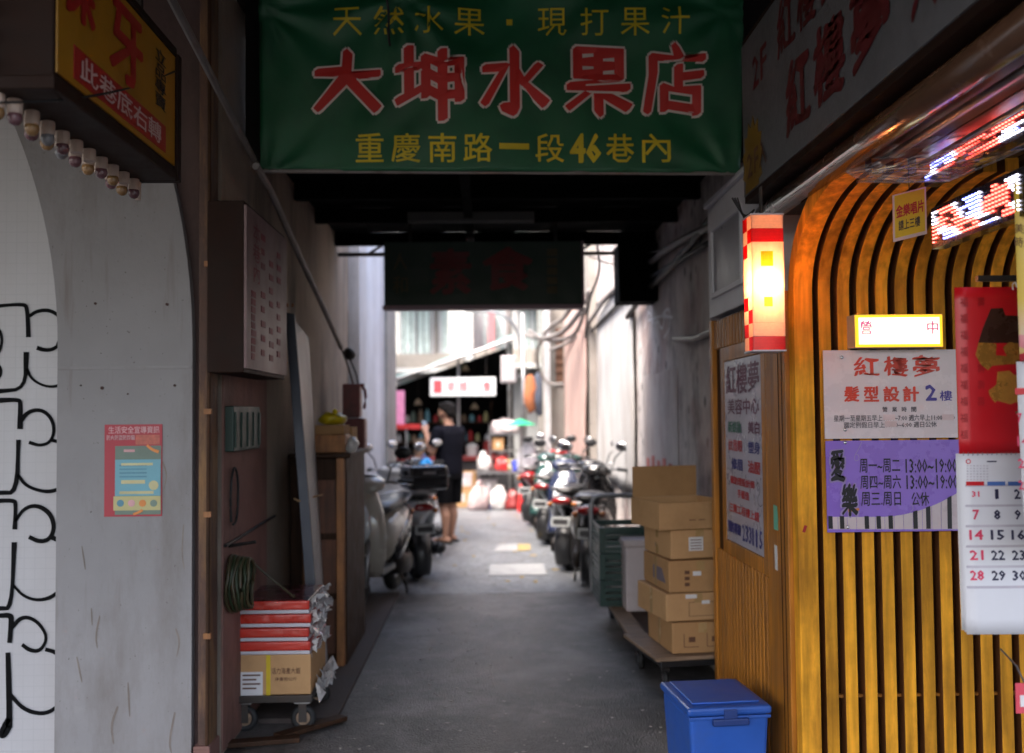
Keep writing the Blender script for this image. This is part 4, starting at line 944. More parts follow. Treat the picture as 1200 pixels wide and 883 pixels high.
for k in range(7):
    cy, cz = P(283, 682, x=LX + .07).y, P(283, 684, x=LX + .07).z
    ry, rz = .13 - .011 * k, .135 - .003 * k
    pts = [(LX + .03 + .014 * k + .006 * math.sin(3 * a_ + k), cy + ry * math.cos(a_) + .008 * math.sin(2 * a_ + k), cz + rz * math.sin(a_)) for a_ in [i * 2 * math.pi / 24 for i in range(25)]]
    B().tube(pts, .0085, n=6).done('hose_loop', M('hose_green', (.016, .026, .009), rough=.5, var=.2) if k % 2 else M('hose_yellow', (.05, .04, .018), rough=.5, var=.2), hs, smooth=True)
B().cyl((LX, cy, cz + .18), (LX + .14, cy, cz + .2), .008, n=8).done('hook', MATS['dark_steel'], hs)
cd = B().tube([P(292, 655, y=5.2), P(310, 672, y=5.2), P(330, 688, y=5.2), P(345, 700, y=5.15)], .006, smooth=1).done('cord', MATS['hose_yellow'])
tag(cd, 'thin yellow cord running from the hose to the red packs', 'cord')
cr = B().tube([P(264, 640, x=LX + .02), P(285, 628, x=LX + .02), P(305, 615, x=LX + .02), P(322, 605, x=LX + .02)], .008, smooth=1).done('cable', MATS['dark_steel'])
tag(cr, 'dark cable clipped along the pink wall above the hose', 'cable')

# ---- trolley with carton and red packs
g0 = P(285, 858, z=0); g1 = P(365, 856, z=0)
yc0 = g0.y - .05; cx0, cx1 = P(270, 815, y=yc0).x, P(360, 815, y=yc0).x + .02
CL = .58
tr_ = thing('platform_trolley', 'low metal trolley carrying a carton and red packs', 'trolley', ((cx0 + cx1) / 2, yc0 + CL / 2, 0))
dz = .19
B().box(cx0, cx1, yc0, yc0 + CL, dz - .03, dz).done('deck', M('trolley_deck', (.05, .042, .038), rough=.5, metal=.3, var=.3, dirt=(.05, .03, .02), dscale=6, damt=.6), tr_, bevel=.008)
B().box(cx0 - .006, cx1 + .006, yc0 - .012, yc0, dz - .03, dz + .006).done('bumper', MATS['trolley_deck'], tr_, bevel=.004)
for x in (cx0 + .06, cx1 - .05):
    for y in (yc0 + .06, yc0 + CL - .07):
        w_ = B().torus((x, y, .066), .048, .018, 'y', 20, 8).done('wheel', MATS['black_rubber'], tr_, smooth=True)
        B().cyl((x, y - .013, .066), (x, y + .013, .066), .036, n=16).done('hub', MATS['pale_wood'], w_)
        B().box(x - .02, x + .02, y - .03, y - .022, .05, dz - .03).done('fork', MATS['trolley_deck'], tr_); B().box(x - .02, x + .02, y + .022, y + .03, .05, dz - .03).done('fork', MATS['trolley_deck'], tr_)
        B().box(x - .04, x + .04, y - .04, y + .04, dz - .045, dz - .032).done('caster_plate', MATS['steel'], tr_)
cb = thing('carton', 'brown carton with white label on the low metal trolley', 'carton', ((cx0 + cx1) / 2, yc0 + .25, dz))
zc1 = P(300, 768, y=yc0 + .02).z
B().box(cx0 + .005, cx1 - .005, yc0 + .02, yc0 + .48, dz + .002, zc1).done('box', MATS['cardboard'], cb, bevel=.005)
yb2 = yc0 + .02
a, b = P(282, 788, y=yb2), P(308, 815, y=yb2); B().box(a.x, b.x, yb2 - .002, yb2, b.z, a.z).done('label', MATS['paper_white'], cb)
for k in range(4): B().box(a.x + .01, b.x - .012 - .02 * (k % 2), yb2 - .003, yb2 - .002, a.z - .02 - .022 * k, a.z - .012 - .022 * k).done('print_line', MATS['ink_brown'], cb)
a, b = P(312, 772, y=yb2), P(317, 815, y=yb2); B().box(a.x, b.x, yb2 - .0025, yb2, b.z, zc1).done('strap', M('strap_yellow', (.62, .45, .02), rough=.4), cb)
ftext('活力海產大蝦', MATS['ink_brown'], cb, 318, 783, 352, 790, yb2 - .001, bold=.01)
ftext('淨重拾公斤', MATS['ink_brown'], cb, 322, 794, 348, 798, yb2 - .001, bold=.01)
rp = M('pack_red', (.52, .035, .02), rough=.3, var=.15, coat=.3); wpk = M('pack_white', (.55, .52, .56), rough=.4, var=.08)
z = zc1 + .002; hts = [(.018, 'w'), (.045, 'r'), (.022, 'w'), (.026, 'r'), (.045, 'm'), (.03, 'r'), (.014, 'm'), (.016, 'r')]
packs = [(.055, .018), (.05, .02), (.05, .02), (.05, .022)]
for k in range(4):
    j = rnd.uniform(-.006, .006)
    lab = ('lowest red and white pack lying on the brown carton', 'second red and white pack above the brown carton', 'third red and white pack above the brown carton', 'topmost red pack with dark glossy wrapping on the trolley pile')[k]
    pk_ = thing('red_pack', lab, 'pack', ((cx0 + cx1) / 2, yc0 + .26, z), 0, 'packs on the trolley')
    h0 = .02; h1 = .045
    x0, x1, y0, y1 = cx0 - .004 + j, cx1 - .012 + j, yc0 + .012 + j, yc0 + .50
    B().grid(lambda u, v: (x0 + (x1 - x0) * u, y0 + .004 * math.sin(u * 23 + k), z + h0 * v), 20, 1).done('seal', wpk, pk_) if False else None
    B().box(x0, x1, y0, y1, z, z + h0).done('tray', wpk, pk_, bevel=.004, jit=.003)
    o = B().grid(lambda u, v: (x0 - .004 + (x1 - x0 + .008) * u, y0 - .004 + .003 * noise.noise(Vector((u * 12, v * 3, k * 3.3))), z + h0 + h1 * v), 24, 5).done('front_wrap', rp, pk_, smooth=True, solid=.003)
    B().box(x0, x1, y0 + .004, y1, z + h0 + .001, z + h0 + h1).done('sleeve', M('pack_maroon', (.10, .018, .03), rough=.25, var=.2, coat=.4) if k == 3 else rp, pk_, bevel=.008, jit=.003)
    b_ = B()
    for q in range(26):      # crumpled plastic ends on the alley side
        yy = rnd.uniform(y0 + .01, y1 - .02); zz = z + rnd.uniform(.0, h0 + h1); l = rnd.uniform(.02, .05); a_ = rnd.uniform(0, 3.1)
        c_ = Vector((x1 + .002, yy, zz))
        b_.prism([c_ + Vector((l * rnd.uniform(.1, 1.1), l * math.cos(a_ + t_) * .8, l * .6 * math.sin(a_ + t_))) for t_ in (0, 1.7, 3.3, 4.9)][:3] + [c_], (.002, .001, .002))
    b_.done('crumpled_wrap', M('wrap_white', (.55, .53, .52), rough=.25, var=.1, coat=.5), pk_)['kind'] = 'stuff'
    z += h0 + h1 + .004
bag = thing('plastic_bag', 'white crumpled plastic bag tucked at the trolley corner', 'plastic bag', (cx1 + .02, yc0 + .3, .15))
b_ = B()
for q in range(40):
    a_ = rnd.uniform(0, 6.3); c_ = Vector((cx1 + .015 + rnd.uniform(0, .04), yc0 + .05 + .4 * rnd.random(), dz - .01 + .02 * rnd.random())); c_.z += (c_.y - yc0) * .1
    l = rnd.uniform(.02, .05)
    b_.prism([c_ + Vector((l * math.cos(a_ + t_) * .6, l * math.sin(a_ + t_), l * math.sin(a_ * 3 + t_))) for t_ in (0, 2.1, 4.2)], (.003, 0, .002))
b_.done('film', MATS['wrap_white'], bag)
# boards on the ground under the trolley
for q, lab in (((268, 872, 345, 866), 'long plank on the ground in front of the trolley'), ((330, 862, 398, 842), 'plank edging the alley beside the trolley wheel')):
    a, b = P(q[0], q[1], z=.02), P(q[2], q[3], z=.02); d = b - a
    o = B().obox((a + b) / 2, (d.length + .05, .07, .024), (0, 0, math.degrees(math.atan2(d.y, d.x)))).done('plank', MATS['brown_wood'], bevel=.004)
    tag(o, lab, 'plank', 'planks under the trolley'); group_origin(o, (a + b) / 2)
o = B().box(-1.25, -.80, 5.3, 9.0, .0, .03).done('kerb', M('kerb_brown', (.06, .045, .04), rough=.8, var=.4, scale=4, bump=.4)); struct(o)

# ---- leaning metal panel
lp_ = thing('metal_sheet', 'tall grey metal panel leaning on the wall behind the trolley', 'panel', (-1.12, 5.9, 0))
bl0 = P(356, 720, y=5.75); tl0 = P(334, 366, y=5.92)
def slab(t, name, m, p_tl, p_tr, p_br, p_bl, th):
    n_ = (p_tr - p_tl).cross(p_bl - p_tl).normalized() * th
    return B().prism([p_tl, p_tr, p_br, p_bl], n_).done(name, m, t, bevel=.003)
A0 = P(334, 366, y=5.85); A1 = P(345, 368, y=5.85); A2 = P(372, 720, y=5.7); A3 = P(360, 720, y=5.7)
for q in (A2, A3): pass
D0 = (A3 - A0) / (A3.z - A0.z); D1 = (A2 - A1) / (A2.z - A1.z)
B3 = A0 + D0 * (.035 - A0.z); B2 = A1 + D1 * (.035 - A1.z)
slab(lp_, 'edge_channel', M('blue_steel', (.055, .06, .075), rough=.4, metal=.5, var=.2), A0, A1, B2, B3, .03)
C1 = P(362, 396, y=6.35); C2 = P(381, 720, y=6.15); D2 = (C2 - C1) / (C2.z - C1.z); C3 = C1 + D2 * (.035 - C1.z)
T1 = A1 + Vector((.002, .005, 0)); T1b = P(345, 375, y=5.86)
slab(lp_, 'sheet', M('galvanised', (.36, .36, .37), rough=.5, metal=.3, var=.25, scale=3, dirt=(.12, .11, .11), dscale=2, damt=.6, streak=4), T1b, C1, C3, B2 + Vector((.002, .005, 0)), .012)
for k in range(3): p = P(331 + k * 6, 360, y=5.86); B().cyl(p, p + Vector((0, 0, .02)), .006, n=8).done('rivet', MATS['orange_wood'], lp_)
B().tube([P(345, 585, y=5.78), P(352, 588, y=5.74), P(366, 583, y=5.9), P(378, 580, y=6.2)], .006, smooth=1).done('tie', M('straw_tie', (.35, .22, .11), rough=.8), lp_)

# ---- cabinet with boxes
kb = thing('wooden_cabinet', 'dark brown timber cabinet behind the leaning panel', 'cabinet', (-1.03, 6.9, 0))
zt = P(372, 531, y=6.5).z
B().box(LX + .01, -.9, 6.42, 7.35, .03, zt - .03).done('carcass', MATS['brown_wood'], kb, bevel=.006)
B().box(LX + .01, -.87, 6.36, 7.4, zt - .03, zt).done('top', MATS['brown_wood'], kb, bevel=.006)
for x, y in ((-.935, 6.395), (-1.15, 6.395)): B().box(x - .025, x + .025, y - .025, y + .022, .03, zt - .032).done('post', MATS['orange_wood'], kb, bevel=.004)
for k in range(3): B().box(-1.12, -.96, 6.412, 6.42, .1 + k * .38, .1 + k * .38 + .34).done('door_panel', M('cabinet_red_brown', (.13, .05, .025), rough=.55, var=.3, extra=wood_extra((40, 40, 3))), kb, bevel=.003)
for lab, x0, x1, y0, y1, z0, h, m in (('orange cardboard box on the dark cabinet', -1.12, -.92, 6.5, 6.75, zt + .001, .115, MATS['orange_wood']), ('flat brown carton on top of the orange box', -1.12, -.93, 6.52, 6.78, zt + .118, .06, MATS['cardboard_dark']), ('small brown carton further back on the dark cabinet', -1.1, -.92, 6.85, 7.1, zt + .001, .16, MATS['cardboard'])):
    t = thing('carton', lab, 'carton', ((x0 + x1) / 2, (y0 + y1) / 2, z0)); B().box(x0, x1, y0, y1, z0, z0 + h).done('box', m, t, bevel=.004); B().box((x0 + x1) / 2 - .02, (x0 + x1) / 2 + .02, y0 - .001, y1 + .001, z0 + h, z0 + h + .001).done('tape', MATS['packing_tape'], t)
yb_t = thing('yellow_bag', 'crumpled yellow plastic bag on the boxes', 'bag', (-1.02, 6.62, zt + .18))
b_ = B(); b_.ball((-1.02, 6.62, zt + .215), (.095, .1, .045), 18, 10)
for v in b_.bm.verts: v.co += noise.noise_vector(v.co * 22) * .02; v.co.z = max(v.co.z, zt + .180)
b_.done('bag', M('bag_yellow', (.55, .42, .01), rough=.3, var=.2), yb_t, smooth=True); B().ball((-1.0, 6.6, zt + .26), (.02, .02, .025), 8, 6).done('knot', MATS['bag_yellow'], yb_t)
wbg = thing('plastic_bag', 'small white plastic bag hanging from the cabinet top edge', 'plastic bag', (-.88, 6.5, zt - .1))
b_ = B(); b_.ball((-.875, 6.5, zt + .045), (.04, .06, .05), 14, 9)
for v in b_.bm.verts: v.co += noise.noise_vector(v.co * 25) * .018
b_.done('bag', MATS['wrap_white'], wbg, smooth=True); B().tube([(-.87, 6.5, zt + .08), (-.885, 6.52, zt + .11), (-.9, 6.5, zt + .08)], .004).done('handle', MATS['wrap_white'], wbg)

# ---- red box hung on the wall, grey boards, hand truck
rb = thing('red_wall_box', 'dark red metal box hung on a wire high on the stained wall', 'box', (-1.0, 7.9, 1.3))
a, b = P(401, 450, y=7.9), P(428, 531, y=7.9)
rdk = M('box_dark_red', (.13, .012, .012), rough=.4, var=.25, dirt=(.04, .006, .006), dscale=5, damt=.6)
B().box(a.x, b.x - .04, 7.9, 8.05, (a.z + b.z) / 2 + .005, a.z).done('body', rdk, rb, bevel=.012)
B().box(a.x + .02, b.x, 7.88, 8.05, b.z, (a.z + b.z) / 2).done('body', rdk, rb, bevel=.015)
B().box(b.x - .045, b.x - .01, 7.92, 7.96, a.z - .02, a.z).done('hinge', rdk, rb); B().tube([(b.x - .03, 7.93, a.z - .01), (b.x + .005, 7.93, a.z - .07), (b.x - .01, 7.93, a.z - .2)], .012, smooth=1).done('handle', rdk, rb)
B().tube([P(400, 408, x=-1.12), P(408, 430, y=7.9), (a.x + .08, 7.95, a.z)], .007).done('wire', MATS['dark_steel'], rb); B().tube([P(409, 418, y=7.85), P(418, 440, y=7.9), (b.x - .06, 7.95, a.z)], .007).done('wire', MATS['dark_steel'], rb)
b_ = B().ball(P(409, 415, y=7.88), (.045, .05, .05), 10, 8).done('clamp', MATS['dark_steel'], rb, jit=.015)
for q, lab, m in ((((388, 545), (404, 540), (409, 748), (391, 755), 7.0), 'grey board leaning at the cabinet end', 'galvanised'), (((404, 532), (424, 534), (428, 735), (410, 742), 7.5), 'darker grey board leaning below the red box', 'grey_rough')):
    y_ = q[4]; pts = [P(*p_, y=y_ + (.06 if i < 2 else -.03)) for i, p_ in enumerate(q[:4])]
    for i in (2, 3): pts[i].z = .032
    t = thing('leaning_board', lab, 'board', (pts[3].x, y_, .03)); slab(t, 'board', M('board_dim_' + m, (.13, .125, .12), rough=.7, var=.3, scale=3, dirt=(.05, .045, .04), dscale=3, damt=.6, streak=5), *pts, .025)
    slab(t, 'batten', MATS['brown_wood'], pts[0] * .9 + pts[3] * .1 + Vector((0, -.012, 0)), pts[1] * .9 + pts[2] * .1 + Vector((0, -.012, 0)), pts[1] * .84 + pts[2] * .16 + Vector((0, -.012, 0)), pts[0] * .84 + pts[3] * .16 + Vector((0, -.012, 0)), .01)
# ================================================================ RIGHT SIDE THINGS
def rbox(t, name, m, c0, a, x0, x1, y0, y1, z0, z1, bevel=.0, **k):
    """box in a frame turned by a degrees about the corner c0"""
    T = Matrix.Translation((c0.x, c0.y, 0)) @ Matrix.Rotation(R(a), 4, 'Z')
    return B().box(x0, x1, y0, y1, z0, z1, T).done(name, m, t, bevel=bevel, **k)
# ---- trolley with the stack of cartons
c0 = P(790, 768, z=.20); AR = 9
bd = thing('platform_trolley', 'black wheeled trolley with a pale board under the stacked cartons', 'trolley', (c0.x + .2, c0.y + .25, 0), AR)
rbox(bd, 'board', MATS['pale_wood'], c0, AR, -.12, .40, -.04, .62, .175, .198, .004)
rbox(bd, 'frame', MATS['black_plastic'], c0, AR, -.08, .36, .0, .58, .13, .174, .004)
for x in (-.04, .32):
    for y in (.05, .52):
        p = Matrix.Translation((c0.x, c0.y, 0)) @ Matrix.Rotation(R(AR), 4, 'Z') @ Vector((x, y, .055))
        w_ = B().torus(p, .038, .017, 'x', 18, 8).done('wheel', MATS['black_rubber'], bd, smooth=True); B().cyl(p - Vector((.012, 0, 0)), p + Vector((.012, 0, 0)), .03, n=14).done('hub', MATS['steel'], w_)
        B().box(p.x - .025, p.x + .025, p.y - .02, p.y + .02, .1, .13).done('caster', MATS['dark_steel'], bd)
cz = [.2, .385, .555, .745, .925, 1.075]
spec = [('lowest carton of the tall stack on the trolley, symbols printed low', -.01, .36, .0, .50, 'cardboard_dark'), ('carton second from the bottom of the tall stack, two small labels', -.04, .36, .01, .52, 'cardboard'),
        ('carton in the middle of the tall stack with blue side print', -.025, .36, -.005, .5, 'cardboard_dark'), ('carton with a square white label under the open one', .0, .36, .02, .48, 'cardboard')]
T0 = Matrix.Translation((c0.x, c0.y, 0)) @ Matrix.Rotation(R(AR), 4, 'Z')
for k, (lab, x0, x1, y0, y1, m) in enumerate(spec):
    a_ = AR + (-2, 1.5, -1, 2)[k]
    t = thing('carton', lab, 'carton', T0 @ Vector(((x0 + x1) / 2, (y0 + y1) / 2, cz[k])), a_, 'cartons stacked on the trolley')
    rbox(t, 'box', MATS[m], c0, a_, x0, x1, y0, y1, cz[k] + .004, cz[k + 1] - .003, .007, jit=.004)
    rbox(t, 'tape', MATS['packing_tape'], c0, a_, (x0 + x1) / 2 - .025, (x0 + x1) / 2 + .025, y0 - .0012, y0, cz[k + 1] - .06, cz[k + 1] - .004)
    rbox(t, 'tape', MATS['packing_tape'], c0, a_, x0 - .0012, x0, (y0 + y1) / 2 - .02, (y0 + y1) / 2 + .02, cz[k] + .01, cz[k + 1] - .004)
    zz = cz[k]; h = cz[k + 1] - cz[k]
    if k == 0:
        for u in (.06, .2):
            rbox(t, 'print_mark', MATS['ink_brown'], c0, a_, u, u + .004, y0 - .001, y0, zz + .04, zz + .12); rbox(t, 'print_mark', MATS['ink_brown'], c0, a_, u, u + .09, y0 - .001, y0, zz + .04, zz + .044); rbox(t, 'print_mark', MATS['ink_brown'], c0, a_, u + .03, u + .07, y0 - .001, y0, zz + .07, zz + .10)
    if k == 1:
        rbox(t, 'label', MATS['paper_white'], c0, a_, .08, .15, y0 - .002, y0, zz + h - .035, zz + h - .012); rbox(t, 'label', MATS['paper_white'], c0, a_, .18, .23, y0 - .002, y0, zz + h - .07, zz + h - .05)
        for q in ((.10, .30, .03, .033), (.10, .30, .11, .113), (.10, .103, .03, .113), (.297, .30, .03, .113)): rbox(t, 'print_mark', MATS['ink_brown'], c0, a_, q[0], q[1], y0 - .001, y0, zz + q[2], zz + q[3])
    if k == 2:
        rbox(t, 'label', MATS['paper_white'], c0, a_, .12, .17, y0 - .002, y0, zz + h - .09, zz + h - .065)
        for u in range(3): rbox(t, 'print_mark', MATS['ink_brown'], c0, a_, .07, .10, y0 - .001, y0, zz + .04 + .035 * u, zz + .06 + .035 * u)
        rbox(t, 'side_print', M('print_bluegrey', (.16, .13, .16), rough=.7, var=.4), c0, a_, x0 - .001, x0, .06, .3, zz + .05, zz + .13)
    if k == 3:
        rbox(t, 'label', MATS['paper_white'], c0, a_, .11, .20, y0 - .002, y0, zz + .05, zz + .13)
        for u in range(4): rbox(t, 'print_line', MATS['ink_brown'], c0, a_, .12, .19, y0 - .003, y0 - .002, zz + .06 + .017 * u, zz + .065 + .017 * u)
        rbox(t, 'side_print', MATS['print_bluegrey'], c0, a_, x0 - .001, x0, .05, .28, zz + .05, zz + .12)
t = thing('carton', 'open topped carton with raised flaps on top of the tall stack', 'carton', T0 @ Vector((.13, .22, cz[4])), AR + 4, 'cartons stacked on the trolley')
X0, X1, Y0_, Y1_, z0, z1 = -.09, .36, -.02, .42, cz[4] + .002, cz[5] + .01
for q in ((X0, X1, Y0_, Y0_ + .006), (X0, X1, Y1_ - .006, Y1_), (X0, X0 + .006, Y0_ + .006, Y1_ - .006), (X1 - .006, X1, Y0_ + .006, Y1_ - .006)): rbox(t, 'side', MATS['cardboard'], c0, AR + 4, *q, z0, z1)
rbox(t, 'base', MATS['cardboard_dark'], c0, AR + 4, X0 + .006, X1 - .006, Y0_ + .006, Y1_ - .006, z0, z0 + .006)
rbox(t, 'flap', MATS['cardboard_dark'], c0, AR + 4, X0 + .01, X1 - .01, Y1_ - .006, Y1_, z1 + .001, z1 + .19)
Tf = Matrix.Translation((c0.x, c0.y, 0)) @ Matrix.Rotation(R(AR + 4), 4, 'Z')
B().box(X0, X1, -.16, 0, -.003, .003, Tf @ Matrix.Translation((0, Y0_, z1)) @ Matrix.Rotation(R(-62), 4, 'X') @ Matrix.Rotation(R(180), 4, 'X')).done('flap', MATS['cardboard'], t)
for q in ((.10, .14), (.16, .20)): rbox(t, 'print_mark', MATS['ink_brown'], c0, AR + 4, q[0], q[1], Y0_ - .001, Y0_, z0 + .05, z0 + .055)

# ---- blue cool box
p0 = P(807, 829, z=.345); p1 = P(899, 822, z=.345); p2 = P(789, 785, z=.345)
cw, cl = (p1 - p0).length, .44
ca = math.degrees(math.atan2(p1.y - p0.y, p1.x - p0.x)) * .5
cb_ = thing('cool_box', 'blue plastic cool box on the ground at the foot of the yellow panel', 'cool box', (p0.x + cw / 2, p0.y + cl / 2, 0), ca)
blu = M('coolbox_blue', (.022, .095, .42), rough=.4, var=.12, scale=4, dirt=(.05, .09, .25), dscale=5, damt=.4)
b_ = B(); T = Matrix.Translation((p0.x, p0.y, 0)) @ Matrix.Rotation(R(ca), 4, 'Z')
bv = [b_.bm.verts.new(T @ Vector(q)) for q in ((.02, .02, .002), (cw - .02, .02, .002), (cw - .02, cl - .02, .002), (.02, cl - .02, .002), (.005, .005, .30), (cw - .005, .005, .30), (cw - .005, cl - .005, .30), (.005, cl - .005, .30))]
for f in ((3, 2, 1, 0), (4, 5, 6, 7), (0, 1, 5, 4), (1, 2, 6, 5), (2, 3, 7, 6), (3, 0, 4, 7)): b_.bm.faces.new([bv[i] for i in f])
b_.done('tub', blu, cb_, bevel=.015, smooth=False)
rbox(cb_, 'lid', blu, p0, ca, -.006, cw + .006, -.006, cl + .006, .302, .338, .012)
rbox(cb_, 'lid_inset', blu, p0, ca, .03, cw - .03, .05, cl - .03, .338, .347, .006)
rbox(cb_, 'handle', M('coolbox_dark', (.012, .035, .16), rough=.45, var=.15), p0, ca, cw * .28, cw * .72, -.022, .004, .262, .292, .006)
rbox(cb_, 'latch', MATS['coolbox_dark'], p0, ca, cw * .42, cw * .58, -.016, -.006, .29, .33, .003)
rbox(cb_, 'rib', blu, p0, ca, .0, cw, -.004, .012, .285, .299, .003)

# ---- second trolley: crates and foam box
f0 = P(738, 746, z=.2)
t2 = thing('hand_trolley', 'timber topped trolley with a bent grey push bar beside the cartons', 'trolley', (f0.x + .25, f0.y + .7, 0), 3)
Y9 = 8.0
for k in range(4): B().box(f0.x + k * .125, f0.x + .118 + k * .125, f0.y, Y9, .175, .2).done('plank', MATS['brown_wood'] if k % 2 else MATS['pale_wood'], t2, bevel=.003)
B().box(f0.x + .02, f0.x + .48, f0.y + .05, Y9 - .05, .13, .173).done('frame', MATS['dark_steel'], t2)
for x in (f0.x + .08, f0.x + .42):
    for y in (f0.y + .15, Y9 - .15):
        w_ = B().torus((x, y, .065), .045, .02, 'x', 18, 8).done('wheel', MATS['black_rubber'], t2, smooth=True); B().cyl((x - .014, y, .065), (x + .014, y, .065), .034, n=14).done('hub', MATS['steel'], w_)
        B().box(x - .028, x + .028, y - .02, y + .02, .113, .13).done('caster', MATS['dark_steel'], t2)
hx = P(692, 600, y=Y9).x; zt_ = P(705, 581, y=Y9).z
B().tube([(hx, Y9 - .04, .18), (hx, Y9 - .02, .6), (hx, Y9, zt_ - .08), (hx + .03, Y9, zt_ - .01), (hx + .1, Y9, zt_), (hx + .42, Y9, zt_), (hx + .5, Y9, zt_ - .02), (hx + .52, Y9, zt_ - .1), (hx + .52, Y9 - .03, .18)], .02, n=10, smooth=2).done('push_bar', M('bar_grey', (.23, .23, .24), rough=.35, metal=.5, var=.15), t2, smooth=True)
gc = M('crate_green', (.010, .038, .032), rough=.4, var=.2)
for k in range(3):
    z0 = .203 + k * .192; lab = ('lowest dark green crate on the timber trolley', 'middle dark green crate on the timber trolley', 'top dark green crate on the timber trolley')[k]
    x0, x1, y0, y1 = P(702, 700, y=7.4).x, P(702, 700, y=7.4).x + .42, 7.3, 7.85
    t = thing('crate', lab, 'crate', ((x0 + x1) / 2, (y0 + y1) / 2, z0), 0, 'dark green crates')
    B().box(x0, x1, y0, y1, z0, z0 + .012).done('base', gc, t)
    for i in range(4):
        z = z0 + .015 + i * .044; hh = .03 if i < 3 else .04
        for nm, q in (('slat', (x0, x1, y0, y0 + .012)), ('slat', (x0, x1, y1 - .012, y1)), ('slat', (x0, x0 + .012, y0 + .013, y1 - .013)), ('slat', (x1 - .012, x1, y0 + .013, y1 - .013))): B().box(*q, z, z + hh).done(nm, gc, t)
    for x in (x0 + .018, x1 - .018):
        for y in (y0 + .018, y1 - .018): B().box(x - .022, x + .022, y - .022, y + .022, z0 + .003, z0 + .188).done('corner_post', gc, t, bevel=.004)
q0 = P(734, 717, z=.205)
fb = thing('foam_box', 'white foam box standing on the timber trolley', 'foam box', (q0.x + .17, q0.y + .15, .2))
foam = M('foam_white', (.52, .46, .47), rough=.8, var=.08, bump=.1, dirt=(.35, .28, .27), dscale=4, damt=.5)
zf = P(734, 633, y=q0.y).z
B().box(q0.x, q0.x + .34, q0.y, q0.y + .26, .203, zf - .05).done('tub', foam, fb, bevel=.012)
B().box(q0.x - .015, q0.x + .355, q0.y - .015, q0.y + .275, zf - .05, zf).done('lid', foam, fb, bevel=.01)

